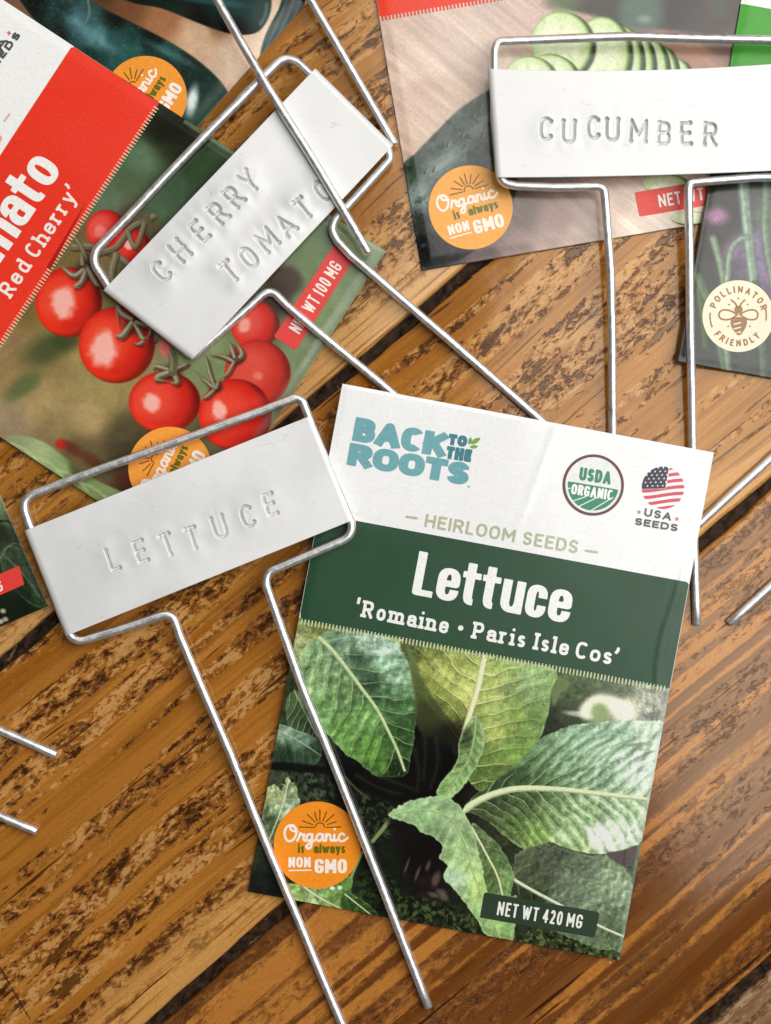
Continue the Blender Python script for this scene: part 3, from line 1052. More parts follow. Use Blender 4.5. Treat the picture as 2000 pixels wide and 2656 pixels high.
def paper_noise(sh, amp=.05):
    sh.c *= (1 + (fbm(sh.X / 5, sh.Y / 5, 3) - .5) * amp)[:, None]


PK = {}

# --- zucchini packet (lowest in the pile, top left) -------------------------------------------------
d = math.radians(-48.5)
bl = np.array([391, 465.])
tl = bl - np.array([-math.sin(d), math.cos(d)]) * 1338
pk = Packet('seed_packet', 'seed packet printed with dark green zucchini, tucked under the red tomato packet',
            tl, -48.5, 976, 1338, lambda a, b: .75 + .22 * smooth(0, .03, a) * smooth(1, .97, a) * smooth(1, .97, b), 2.8)
sh = Sheet(pk.X, pk.Y, (206, 172, 142))
i = np.arange(sh.X.size)
i = sh.sub((-200, -300, 900, 600))
sh.c[i] = sh.field([(330, 15, (116, 76, 49)), (420, 45, (159, 109, 73)), (520, 85, (218, 183, 150)), (600, 140, (237, 209, 182)), (640, 200, (226, 200, 175)),
                    (700, 110, (239, 218, 193)), (560, 60, (159, 113, 79)), (300, -40, (63, 47, 33)), (600, 250, (207, 174, 144))], i)
i = sh.sub((-200, -300, 900, 600))
sh.speckle(i, 30, .10, 4)
sh.speckle(i, 3.5, .05, 2)
# second zucchini across the top
sh.poly([(250, -60), (330, 2), (420, 22), (520, 62), (600, 88), (662, 86), (694, 52), (705, 0), (690, -80)],
        [(330, 0, (22, 26, 20)), (450, 10, (20, 34, 28)), (560, 20, (30, 52, 46)), (620, 10, (34, 60, 56)), (680, 40, (58, 76, 72)), (600, 80, (14, 18, 14)), (520, 55, (16, 18, 14))], 2.5)
sh.stroke([(676, 62), (688, 40), (692, 10)], (110, 126, 120), 5, 3, 4, .7)
sh.blob(540, 2, 90, 9, (52, 104, 104), .7, .8, 8)
# third, only its end
sh.poly([(674, 152), (683, 105), (700, 66), (722, 25), (739, -10), (792, -10), (776, 42), (739, 84), (697, 130)],
        [(690, 120, (66, 88, 84)), (720, 70, (58, 80, 78)), (760, 20, (24, 44, 40)), (715, 40, (36, 60, 56))], 2)
for k in range(7):
    sh.stroke([(680 + k * 4, 140 - k * 2), (706 + k * 9, 70), (735 + k * 9, 0)], (134, 156, 150) if k % 2 else (30, 50, 46), 1.4, 2.2, 2, .45)
# main zucchini
zu = [(20, -60), (120, -60), (269, 22), (366, 70), (462, 121), (542, 180), (590, 236), (606, 290), (560, 345), (500, 380), (380, 340), (250, 220), (120, 90)]
sh.poly(zu, [(150, 20, (36, 58, 54)), (200, 60, (70, 108, 112)), (250, 95, (84, 126, 128)), (300, 110, (44, 84, 80)), (340, 130, (40, 84, 76)), (420, 160, (20, 50, 42)),
             (500, 200, (20, 46, 38)), (560, 250, (34, 62, 50)), (590, 290, (40, 60, 46)), (300, 50, (16, 24, 18)), (400, 95, (14, 22, 16)), (500, 150, (22, 34, 28)), (230, 150, (24, 50, 46)),
             (150, 90, (26, 36, 30)), (90, 10, (24, 28, 22)), (540, 320, (30, 66, 54)), (440, 130, (38, 78, 72))], 3)
sh.blob(498, 262, 14, 38, (228, 236, 232), .6, .9, 12)
sh.blob(238, 88, 70, 12, (116, 158, 162), .8, .55, 36)
sh.blob(440, 138, 60, 9, (92, 140, 138), .8, .5, 28)
i, dd = sh.poly(zu, (0, 0, 0), 2, alpha=0)
n = fbm(sh.X[i] / 3.4, sh.Y[i] / 3.4, 2)
sh.blend(i, np.array([110., 150, 142]), smooth(.60, .80, n) * .24 * (dd < -3))
i = i[dd < -1]
sh.speckle(i, 18, .22, 4)
sh.stroke([(228, 0), (232, 30), (224, 58)], (130, 152, 134), 2, 1, 1, .8)
pk.build(sh)
badge(pk, 378, 252, 107, -57, (243, 152, 40))
PK['zucchini'] = pk

# --- left packet, mostly out of frame -------------------------------------------------------------
d = math.radians(-23.6)
br = np.array([125, 1571.])
tl = br - np.array([-math.sin(d), math.cos(d)]) * 1338 - np.array([math.cos(d), math.sin(d)]) * 976
pk = Packet('seed_packet', 'dark leafy seed packet with red weight label, cut off at the left edge',
            tl, -23.6, 976, 1338, lambda a, b: .75 + .25 * smooth(0, .03, a) * smooth(1, .97, a) * smooth(0, .03, b) * smooth(1, .97, b), 3.0)
sh = Sheet(pk.X, pk.Y, (40, 52, 34))
i = sh.sub((-120, 1200, 200, 1700))
sh.c[i] = sh.field([(0, 1310, (112, 124, 92)), (20, 1345, (86, 98, 66)), (0, 1380, (42, 50, 34)), (40, 1400, (56, 62, 44)), (90, 1480, (48, 60, 40)), (60, 1440, (34, 46, 30)),
                    (110, 1560, (30, 46, 26)), (60, 1590, (20, 30, 18)), (0, 1600, (26, 32, 20)), (-60, 1400, (90, 110, 70))], i)
sh.leaf([(0, 1440), (30, 1415), (70, 1440), (110, 1520), (122, 1575), (70, 1560), (20, 1500)], [(10, 1440), (60, 1490), (118, 1570)],
        [(40, 1450, (58, 72, 52)), (100, 1540, (44, 64, 40)), (60, 1540, (24, 40, 22))], vspace=46, vein_a=.18, pucker=.5, rib=(96, 112, 80), ribw=(1.5, .6), vein=(110, 130, 96))
sh.stroke([(0, 1450), (20, 1418), (45, 1410), (70, 1430), (86, 1462)], (134, 144, 118), 2, 1.5, 1.5, .6)
sh.stroke([(0, 1352), (20, 1352), (34, 1362)], (24, 28, 18), 3, 3, 2, .8)
for q in ((8, 1585), (2, 1612), (14, 1606)): sh.blob(q[0], q[1], 7, 6, (214, 210, 186), .5, .8)
sh.speckle(i, 7, .3, 4)
pk.build(sh)
lab = pk.shape('weight_label', (-140, 1440, 80, 1600), lambda X, Y: sd_quad(X, Y, [(50, 1467), (63, 1516), (-130, 1601), (-151, 1553)]), 5, (228, 62, 52), .00007)
pk.text('label_lettering', lay_text('NET WT 1 G', (-128, 1582), (10, 1531), 30, 2.4, track=.16), 2.4, 1.6, (250, 226, 216), .00013, lab)
PK['left'] = pk

# --- cherry tomato packet ---------------------------------------------------------------------------
d = math.radians(-56.7)
br = np.array([1001, 652.])
W_T, H_T = 952, 1322
tl = br - np.array([-math.sin(d), math.cos(d)]) * H_T - np.array([math.cos(d), math.sin(d)]) * W_T


def z_tomato(a, b):
    e = smooth(0, .03, a) * smooth(1, .97, a) * smooth(0, .02, b) * smooth(1, .975, b)
    lift = .15 + 1.35 * smooth(.35, .8, a) * smooth(1.0, .7, b)
    return lift + .78 + .22 * e


pk = Packet('seed_packet', 'red banded seed packet printed with cherry tomatoes, under the CHERRY TOMATO marker', tl, -56.7, W_T, H_T, z_tomato, 2.3)
sh = Sheet(pk.X, pk.Y, (150, 130, 90))
i = sh.sub((-150, 200, 1050, 1450))
sh.c[i] = sh.field([(60, 960, (150, 126, 82)), (20, 880, (146, 120, 84)), (120, 900, (156, 132, 84)), (100, 1060, (168, 146, 98)), (230, 1080, (176, 152, 104)), (40, 1080, (160, 140, 110)),
                    (300, 1000, (160, 140, 90)), (250, 960, (154, 138, 88)), (330, 1130, (92, 82, 56)), (200, 1180, (110, 96, 62)), (120, 1140, (140, 122, 84)), (330, 1160, (70, 62, 42)),
                    (60, 810, (128, 108, 60)), (100, 760, (132, 108, 62)), (330, 480, (86, 104, 74)), (370, 410, (96, 120, 92)), (420, 340, (34, 36, 22)), (470, 330, (26, 30, 18)), (460, 380, (44, 48, 30)),
                    (510, 345, (40, 44, 28)), (500, 430, (54, 76, 46)), (560, 400, (52, 72, 46)), (290, 520, (104, 122, 96)), (330, 560, (92, 84, 60)), (420, 520, (78, 100, 76)), (450, 480, (70, 92, 66)),
                    (700, 840, (96, 110, 74)), (800, 730, (104, 122, 82)), (860, 660, (106, 124, 84)), (900, 720, (116, 134, 96)), (960, 660, (112, 130, 94)), (860, 800, (120, 136, 98)), (790, 920, (126, 140, 104)),
                    (740, 1000, (120, 132, 96)), (700, 1080, (112, 120, 84)), (560, 960, (130, 146, 100)), (540, 930, (138, 152, 108)), (500, 1150, (96, 96, 66)), (370, 1300, (60, 40, 26)), (240, 640, (120, 100, 60))], i, 3.2)
sh.speckle(i, 40, .12, 4)
# blurred background shapes
sh.blob(125, 905, 66, 36, (72, 84, 48), .6, .85, -28)
sh.blob(60, 1000, 56, 22, (92, 106, 64), .6, .8, -38)
sh.blob(175, 880, 40, 26, (58, 70, 40), .6, .7, -20)
sh.blob(738, 730, 46, 40, (66, 46, 30), .3, .95, 0)
sh.blob(715, 770, 40, 44, (58, 42, 28), .4, .9, 0)
sh.blob(460, 350, 60, 26, (30, 28, 18), .6, .8, 24)
sh.blob(370, 600, 46, 30, (90, 70, 46), .7, .6)
sh.blob(390, 1150, 70, 40, (70, 62, 40), .7, .7, -40)
# pale pod along the lower left edge
sh.poly([(14, 1140), (60, 1130), (120, 1150), (180, 1196), (216, 1226), (276, 1258), (350, 1290), (420, 1330), (380, 1400), (250, 1330), (150, 1260), (80, 1210)],
        [(40, 1140, (150, 160, 118)), (100, 1180, (168, 182, 132)), (160, 1220, (150, 172, 118)), (230, 1270, (134, 150, 96)), (300, 1320, (150, 172, 116)), (200, 1210, (92, 92, 58))], 4)
for k in range(5):
    sh.stroke([(30 + k * 60, 1150 + k * 34), (70 + k * 60, 1168 + k * 34), (104 + k * 62, 1206 + k * 34)], (206, 216, 176), 3, 2, 4, .5)
sh.blob(160, 1152, 16, 13, (190, 46, 34), .35, .95)
sh.blob(190, 1165, 26, 14, (104, 52, 34), .6, .85, 35)
sh.blob(240, 1195, 34, 15, (92, 52, 34), .6, .8, 35)
sh.blob(340, 1245, 40, 30, (84, 40, 26), .6, .85, 20)
# stems behind
ST, ST2 = (116, 106, 82), (154, 146, 120)
sh.ball(275, 596, 52, (200, 44, 34), (224, 86, 74), (120, 26, 20), hs=(.3, .4), hla=.4)
sh.ball(340, 640, 50, (196, 28, 20), (220, 60, 48), (110, 16, 12), hx=-.1, hy=-.1, hs=(.25, .3))
for P, w in ((((190, 640), (240, 640), (300, 660), (350, 700)), 9), (((240, 660), (300, 640), (340, 590), (400, 560)), 7), (((180, 600), (210, 640), (230, 690)), 6), (((330, 600), (352, 640), (380, 560)), 6),
             (((300, 660), (290, 720), (330, 800), (400, 880)), 8)):
    sh.stroke([(x + 3, y + 4) for x, y in P], (64, 56, 38), w + 1, w, 2, .8)
    sh.stroke(P, ST, w, w - 1, 1.5)
    sh.stroke([(x - 2, y - 3) for x, y in P], ST2, w * .4, w * .3, 2, .7)
for x, y in ((372, 560), (390, 590), (350, 560), (410, 580)): sh.blob(x, y, 22, 8, (96, 88, 62), .5, .8, 40 + x)
# fruit
DK = (116, 18, 12)
sh.ball(662, 842, 64, (200, 42, 34), (220, 84, 72), (104, 26, 20), hx=-.45, hy=.0, hs=(.3, .34), hla=.75)
sh.ball(668, 967, 86, (196, 52, 38), (214, 82, 64), (130, 30, 22), hx=.0, hy=.1, hs=(.16, .14), hla=.35)
sh.ball(178, 784, 87, hx=-.18, hy=.02, hs=(.40, .48), ry=91)
sh.ball(303, 895, 99, hx=-.34, hy=.10, hs=(.40, .52))
sh.ball(427, 1043, 93, (204, 42, 30), (228, 78, 58), DK, hx=-.38, hy=.0, hs=(.26, .34), ry=80)
sh.ball(610, 1076, 95, (206, 40, 26), (228, 74, 54), DK, hx=-.44, hy=-.1, hs=(.22, .32), ry=93)
sh.blob(660, 1055, 46, 24, (232, 84, 64), .7, .4, -20)
# calyx leaves and stalks
CA = (126, 120, 92)


def sepal(P, w=9):
    sh.blade([(x + 4, y + 5) for x, y in P], (80, 24, 14), w * 1.1, 3, .6)
    sh.blade(P, (94, 86, 66), w * .9)
    sh.blade([(x - w * .22, y - w * .2) for x, y in P], (152, 144, 118), w * .5, 1.6)
    sh.stroke([(x - w * .3, y - w * .25) for x, y in P][:-1], (206, 200, 176), w * .12, .5, 1.4, .6)


for x, y, r_ in ((226, 700, 22), (348, 846, 22), (446, 966, 20), (560, 1005, 14), (612, 930, 16)):
    sh.blob(x, y, r_ * 1.2, r_, (52, 40, 24), .6, .8)
for P, w in ((((228, 690), (196, 715), (170, 700), (160, 688)), 9), (((228, 690), (212, 730), (196, 744), (210, 748)), 9), (((225, 690), (250, 735), (262, 742)), 10), (((215, 690), (212, 655)), 8),
             (((345, 830), (318, 815), (304, 795), (310, 850)), 9), (((345, 835), (318, 870), (304, 872), (312, 880)), 10), (((350, 840), (372, 880), (382, 878), (360, 894), (340, 885)), 9), (((352, 835), (390, 850), (384, 880)), 9),
             (((440, 960), (405, 950), (398, 962)), 8), (((445, 965), (415, 975), (408, 985), (440, 990)), 11), (((450, 965), (460, 992), (440, 994)), 10), (((450, 960), (484, 945), (490, 938)), 6),
             (((560, 1010), (530, 985), (508, 962)), 6), (((560, 1010), (545, 970), (535, 930), (528, 920)), 6), (((560, 1010), (570, 980)), 6), (((556, 1012), (535, 1030), (525, 1034)), 6),
             (((610, 940), (580, 925), (540, 920)), 7), (((610, 935), (590, 970), (572, 982)), 6), (((612, 935), (628, 920), (620, 900), (604, 890)), 8), (((610, 930), (600, 900), (590, 880)), 8)):
    sepal(P, w)
sh.stroke([(448, 965), (450, 930), (436, 900)], (104, 98, 72), 11, 12, 2)
sh.stroke([(444, 960), (445, 930), (430, 900)], (156, 150, 118), 3, 3, 2, .7)
sh.blob(428, 900, 16, 26, (226, 110, 100), .5, .8)
i = sh.sub((-150, 200, 1050, 1450))
sh.speckle(i, 4, .04, 2)
# sheen of the right fold, put into the print colour as a light border
a, b = pk.local(sh.X, sh.Y)
sh.blend(np.arange(a.size), np.array([168., 180, 150]), smooth(W_T - 13, W_T - 7, a) * .45 * (b > 700))
# white header
m = b < 476
bb = pk.local(132, 697)[1]
hdr = pk.local(185, 122)[1]
i = np.nonzero(b < hdr + 4)[0]
sh.c[i] = (240, 239, 236)
paper_noise(sh, .04)
pk.build(sh)
band = pk.shape('title_band', (-760, -100, 460, 1230), lambda X, Y: sd_quad(X, Y, pk.quad(1.5, hdr, W_T - 1.5, bb)), 8, (238, 54, 32), .00007, rough=.33)
pk.comb(4, W_T - 4, bb - 8, 14, 9, 3.2, (226, 206, 170))
pk.text('title_lettering', lay_text('Tomato', (-78, 800), (163, 440), 113, 11.8, track=.055, r=.70), 11.8, 2.2, (250, 246, 240), .00013, band, r=.70, ang=-56.2)
pk.text('variety_lettering', lay_text('‘Red Cherry’', (18, 790), (212, 496), 43, 3.5, serif=True, track=.11, xh=.72), 3.5, 1.8, (252, 236, 226), .00013, band)
pk.shape('dark_streak', (120, 510, 235, 700), lambda X, Y: sd_line(X, Y, [(128, 692), (175, 610), (222, 526)], 6, 1), 3, (176, 16, 12), .00011, band)  # flat tapering dark red streak inked on the band
pk.text('header_lettering', lay_text('SEEDS', (-24, 196), (55, 92), 19, 2.6, track=.4) + lay_text('USA', (-42, 190), (22, 106), 21, 2.8, track=.4), 2.7, 1.6, (84, 84, 84))
pk.text('header_wording', lay_text('HEIRLOOM SEEDS', (-206, 683), (10, 356), 32, 2.2, track=.2) + [np.array([(12, 313), (25, 296)])], 2.2, 1.8, (232, 176, 160))
pk.text('header_star', [np.array([(20, 84), (28, 86)]), np.array([(24, 81), (23, 90)])], 1.6, 1.2, (214, 110, 104), butt=False)
badge(pk, 441, 1215, 108, -64, (244, 158, 56))
lab = pk.shape('weight_label', (690, 620, 940, 920), lambda X, Y: sd_quad(X, Y, [(866, 636), (920, 669), (767, 909), (710, 873)]), 5, (224, 58, 50), .00007)
pk.text('label_lettering', lay_text('NET WT 100 MG', (777, 868), (889, 692), 35, 2.5, track=.13), 2.5, 1.6, (250, 228, 218), .00013, lab)
PK['tomato'] = pk

# --- cucumber packet -----------------------------------------------------------------------------------
d = math.radians(-9.6)
bl = np.array([1094, 702.])
tl = bl - np.array([-math.sin(d), math.cos(d)]) * 1338
pk = Packet('seed_packet', 'seed packet showing sliced cucumber on a cutting board, under the CUCUMBER marker', tl, -9.6, 976, 1338,
            lambda a, b: .82 + .25 * smooth(0, .03, a) * smooth(1, .97, a) * smooth(1, .975, b), 2.4)
sh = Sheet(pk.X, pk.Y, (208, 178, 158))
i = sh.sub((900, -100, 2100, 760))
sh.c[i] = sh.field([(1000, 100, (216, 191, 172)), (1100, 160, (224, 200, 183)), (1250, 120, (216, 194, 179)), (1080, 300, (216, 189, 170)), (1200, 220, (207, 183, 165)), (1350, 30, (205, 180, 168)), (1640, 150, (157, 122, 103)),
                    (1800, 160, (178, 137, 116)), (1850, 60, (88, 74, 69)), (1500, 620, (205, 183, 168)), (1650, 580, (236, 218, 200)), (1450, 560, (168, 143, 132)), (1350, 560, (117, 100, 94)), (1350, 640, (157, 135, 127)),
                    (1250, 660, (109, 93, 91)), (1150, 680, (63, 58, 58)), (1600, 520, (210, 185, 170)), (1780, 560, (236, 216, 198)), (1420, 640, (184, 161, 152))], i)
x, y = sh.X[i], sh.Y[i]
u, v = x * .78 + y * .62, -x * .62 + y * .78
g = fbm(u / 150, v / 11, 2) - .5
sh.c[i] *= (1 + g * .16)[:, None]
g2 = fbm(u / 90, v / 9 + 30, 2) - .5
sh.c[i] *= (1 + g2 * .07)[:, None]
sh.blob(1105, 225, 46, 22, (190, 150, 132), .8, .3, -10)
# whole cucumbers blurred behind
sh.poly([(1400, -40), (1440, 0), (1470, 25), (1560, 45), (1600, 75), (1660, 70), (1880, 80), (1890, -40)], [(1450, 0, (92, 104, 74)), (1560, 20, (70, 62, 52)), (1660, 40, (84, 100, 86)), (1760, 40, (66, 58, 54)), (1860, 60, (74, 62, 56))], 8)
sh.blob(1665, 30, 56, 52, (88, 108, 94), .4, .9)
sh.blob(1672, 50, 16, 10, (160, 176, 160), .8, .6)
sh.blob(1860, 10, 22, 36, (74, 84, 68), .6, .8, -20)
sh.blob(1450, 5, 40, 22, (96, 110, 74), .6, .8)
# big cucumber
cu = [(1040, 445), (1075, 400), (1125, 349), (1188, 286), (1264, 236), (1320, 210), (1360, 330), (1340, 480), (1318, 560), (1230, 650), (1130, 705), (1080, 720), (1060, 600)]
sh.poly(cu, [(1080, 430, (60, 72, 58)), (1120, 380, (70, 84, 72)), (1180, 320, (74, 88, 76)), (1240, 270, (72, 84, 70)), (1270, 330, (92, 104, 96)), (1130, 430, (104, 118, 112)), (1080, 520, (116, 130, 124)),
             (1210, 380, (66, 78, 72)), (1260, 420, (62, 74, 68)), (1100, 580, (52, 54, 50)), (1150, 660, (36, 34, 32)), (1240, 600, (48, 44, 42)), (1100, 640, (20, 20, 18)), (1290, 500, (58, 60, 56))], 3)
sh.blob(1165, 412, 80, 14, (150, 164, 160), .9, .5, -38)
sh.blob(1085, 500, 30, 12, (164, 176, 172), .8, .6, -40)
sh.blob(1240, 330, 40, 13, (142, 156, 150), .9, .5, -40)
i, dd = sh.poly(cu, (0, 0, 0), 2, alpha=0)
i = i[dd < -1]
sh.speckle(i, 9, .26, 4, 2.2, -38)
sh.mottle(cu, (128, 144, 136), 22, 10, (.54, .74), 5, .4)
sh.mottle(cu, (34, 44, 36), 20, 10, (.54, .72), 5, .6, 3.0)
for (x, y) in ((1103, 443), (1125, 440), (1198, 350), (1247, 272), (1160, 375), (1225, 300), (1250, 350), (1150, 470)):
    sh.stroke([(x - 2, y + 6), (x + 3, y - 6)], (26, 32, 26), 2.5, 1.5, 1.5, .9)
    sh.stroke([(x + 4, y + 4), (x + 7, y - 5)], (184, 194, 186), 1.5, 1, 1.5, .6)


def slice_(x, y, rx, ry, ang=0):
    """cut slice: pale wet flesh, seeds ring, thin dark skin seen thicker on the far right side"""
    sh.blob(x + 12, y + 5, rx + 3, ry + 2, (34, 44, 24), .06, .95, ang)
    sh.blob(x + 5, y + 2, rx + 3, ry + 3, (74, 104, 50), .05, 1, ang)
    sh.blob(x + 1, y, rx + 1, ry + 1, (150, 182, 104), .04, 1, ang)
    sh.blob(x - 1, y, rx * .97, ry * .97, (206, 220, 168), .05, 1, ang)
    sh.blob(x - 3, y, rx * .74, ry * .78, (226, 234, 198), .3, .9, ang)
    for k in range(16):
        t = k * .393 + x
        sh.blob(x + rx * .5 * math.cos(t), y + ry * .52 * math.sin(t), rx * .13, ry * .045, (240, 243, 218) if k % 3 else (190, 206, 146), .7, .55, math.degrees(math.atan2(ry * math.sin(t), rx * math.cos(t))))
    j = sh.sub((x - rx, y - ry, x + rx, y + ry))
    sh.speckle(j, 9, .06, 3)


for q in ((1755, 215, 34, 60), (1715, 195, 36, 72), (1690, 185, 36, 78), (1640, 170, 50, 88), (1610, 160, 50, 90), (1560, 140, 68, 95), (1455, 115, 76, 84, -10)): slice_(*q)
slice_(1430, 195, 62, 52, 20)
slice_(1372, 205, 62, 58, 10)
slice_(1725, 478, 58, 26, 5)
slice_(1790, 565, 50, 16, 0)
i = sh.sub((900, -100, 2100, 760))
sh.speckle(i, 3.2, .06, 2)
a, b = pk.local(sh.X, sh.Y)
paper_noise(sh, .04)
pk.build(sh)
bb = pk.local(970, 52)[1]
band = pk.shape('title_band', (880, -260, 2010, 80), lambda X, Y: sd_quad(X, Y, pk.quad(1.5, bb - 262, 974, bb - 6)), 8, (238, 66, 40), .00007, rough=.33)
pk.comb(4, 972, bb - 8, 13, 9.5, 4.5, (238, 66, 40))
badge(pk, 1221, 538, 109, -15, (250, 176, 84))
lab = pk.shape('weight_label', (1630, 470, 1960, 575), lambda X, Y: sd_quad(X, Y, [(1646, 499), (1950, 448), (1960, 512), (1659, 562)]), 5, (232, 74, 62), .00007)
pk.text('label_lettering', lay_text('NET WT', (1711, 538), (1828, 518), 33, 2.5, track=.13), 2.5, 1.6, (252, 236, 230), .00013, lab)
PK['cucumber'] = pk

# --- chive packet, right edge ----------------------------------------------------------------------------
bl = np.array([1757, 938.])
d = math.radians(10.0)
tl = bl - np.array([-math.sin(d), math.cos(d)]) * 1338


def z_chive(a, b):
    e = smooth(0, .025, a) * smooth(1, .97, a) * smooth(1, .98, b)
    return 1.6 + 1.6 * smooth(.2, .0, a) * smooth(.5, .9, b) + .22 * e


pk = Packet('seed_packet', 'seed packet with purple chive flowers and a round cream bee badge', tl, 10.0, 976, 1338, z_chive, 2.8)
sh = Sheet(pk.X, pk.Y, (70, 60, 62))
i = sh.sub((1740, 100, 2060, 1040))
sh.c[i] = sh.field([(1840, 520, (60, 66, 52)), (1800, 600, (60, 50, 46)), (1850, 640, (64, 52, 50)), (1790, 720, (60, 70, 48)), (1800, 500, (88, 84, 78)), (1900, 560, (74, 66, 62)), (1950, 640, (150, 134, 160)), (1990, 560, (120, 130, 112)),
                    (1900, 660, (112, 96, 110)), (1990, 680, (130, 110, 140)), (1800, 800, (58, 56, 54)), (1780, 900, (66, 58, 66)), (1850, 920, (70, 72, 66)), (1950, 950, (76, 86, 74)), (1820, 560, (84, 70, 74))], i)
sh.blob(1860, 560, 28, 20, (186, 140, 176), .7, .9)
sh.blob(1905, 650, 30, 22, (150, 128, 158), .7, .8)
sh.blob(1980, 700, 50, 40, (150, 132, 162), .7, .7)
for P, w, c in ((((1925, 440), (1935, 560), (1955, 740)), 13, (168, 190, 170)), (((1990, 430), (1985, 600), (2010, 760)), 9, (150, 172, 146)), (((1850, 620), (1872, 700), (1880, 780)), 8, (160, 182, 152)), (((1885, 730), (1895, 650), (1920, 620), (1940, 616)), 6, (172, 192, 168)),
                (((1800, 590), (1790, 660), (1815, 760), (1830, 900)), 9, (96, 120, 66)), (((1810, 720), (1850, 820), (1880, 960)), 10, (120, 140, 104)), (((1960, 740), (1975, 880), (1980, 990)), 10, (112, 132, 104)), (((1880, 880), (1890, 960)), 8, (150, 168, 148)), (((1815, 460), (1800, 540)), 6, (110, 128, 100))):
    sh.stroke(P, tuple(int(v * .6) for v in c), w + 3, w + 2, 5, .7)
    sh.stroke(P, tuple(int(v * .9) for v in c), w, w * .8, 6, .9)
    sh.stroke([(x - w * .35, y) for x, y in P], tuple(min(255, int(v * 1.2)) for v in c), w * .3, w * .2, 5, .5)
i = sh.sub((1740, 100, 2060, 1040))
sh.speckle(i, 12, .14, 3)
sh.speckle(i, 3.2, .08, 2)
i = sh.sub((1700, -420, 2500, 1100))
a, b = pk.local(sh.X, sh.Y)
hdr = pk.local(1904, 6)[1]
j = np.nonzero(b < hdr + 3)[0]
sh.c[j] = (240, 241, 236)
pk.build(sh, 1.3, 1.03)
pk.shape('title_band', (1700, -20, 2900, 560), lambda X, Y: sd_quad(X, Y, pk.quad(1.5, hdr, 974, hdr + 265)), 8, (66, 160, 42), .00007, rough=.33)
bx, by, r = 1915, 820, 93
b = pk.shape('pollinator_badge', (bx - r - 4, by - r - 4, bx + r + 4, by + r + 4), lambda X, Y: np.hypot(X - bx, Y - by) - r, 4, (253, 234, 204), .00008)


def ring_text(text, R, a0, a1, H, hw, flip=False):
    """letters set around a circle; angles in photo degrees (0 right, 90 down)"""
    out = []
    st, W = text_strokes(text, H, hw, track=.42)
    for s in st:
        s = np.asarray(s)
        f = s[:, 0] / W
        an = np.radians(a0 + (a1 - a0) * f)
        rr = R - s[:, 1] if flip else R + s[:, 1]
        out.append(np.stack([bx + rr * np.cos(an), by + rr * np.sin(an)], 1))
    return out


BR = (150, 108, 52)
tx = ring_text('POLLINATOR', 61, 199, 346, 18, 1.9) + ring_text('FRIENDLY', 79, 143, 42, 18, 1.9, True)
for a0, a1 in ((158, 186), (8, -13)):
    an = np.radians(np.linspace(a0, a1, 8))
    tx.append(np.stack([bx + 73 * np.cos(an), by + 73 * np.sin(an)], 1))
pk.text('badge_lettering', tx, 1.9, 1.5, BR, .00014, b)
bee = [np.array(sp((bx - 2, by - 4), (bx - 22, by + 8), (bx - 44, by + 7), (bx - 50, by - 6), (bx - 40, by - 16), (bx - 20, by - 14), (bx - 2, by - 4))),
       np.array(sp((bx + 4, by - 4), (bx + 26, by + 8), (bx + 46, by + 7), (bx + 51, by - 6), (bx + 42, by - 16), (bx + 22, by - 14), (bx + 4, by - 4))),
       np.array(sp((bx - 3, by - 24), (bx - 8, by - 34), (bx - 18, by - 42))), np.array(sp((bx + 4, by - 24), (bx + 9, by - 34), (bx + 17, by - 42)))]
for q in ((0, -46), (-24, -30), (24, -30), (-26, 26), (30, 26)): bee.append(np.array([(bx + q[0], by + q[1]), (bx + q[0] + 1, by + q[1])]))
pk.text('bee_wings', bee, 2.2, 1.5, BR, .00014, b, False)


def bee_body(X, Y):
    x, y = X - bx - 1, Y - by
    head = np.hypot(x / 11, (y + 17) / 10) * 10 - 10
    ab = sd_poly(X, Y, spline([(bx - 18, by + 8), (bx, by + 2), (bx + 21, by + 8), (bx + 20, by + 28), (bx + 2, by + 50), (bx - 17, by + 28)], True, 5))
    st = np.abs(((y + .25 * x) % 12) - 6) - 1.7
    ab = np.maximum(ab, -np.maximum(st, np.maximum(np.abs(x + 3) - 10, np.abs(y - 26) - 17)))
    return np.minimum(head, ab)


pk.shape('bee_body', (bx - 26, by - 34, bx + 28, by + 56), bee_body, 1.5, BR, .00014, b)
PK['chive'] = pk

# --- lettuce packet --------------------------------------------------------------------------------------


def z_lettuce(a, b):
    e = smooth(0, .022, a) * smooth(1, .975, a) * smooth(1, .982, b) * smooth(0, .008, b)
    e = .55 + .45 * e
    ramp = 4.3 * np.clip(1 - b, 0, 1) ** 1.25
    belly = .5 * np.sin(np.pi * a) * np.sin(np.pi * np.clip(b, 0, 1)) ** .7
    warp = .35 * smooth(.3, .5, a) * smooth(.75, .5, a) * smooth(.4, 0, b)
    right = .5 * smooth(.6, 1, a) * smooth(.35, .75, b)
    fold = .10 * np.exp(-((a - .58 + .25 * b) / .012) ** 2) * smooth(.28, .1, b) - .09 * np.exp(-((b - .24 - .08 * a) / .008) ** 2) * smooth(.25, .1, a) + .12 * np.exp(-((a - .965 + .01 * np.sin(b * 20)) / .006) ** 2) * smooth(.2, .3, b)
    return .60 + .30 * e + ramp + belly + warp + right + fold


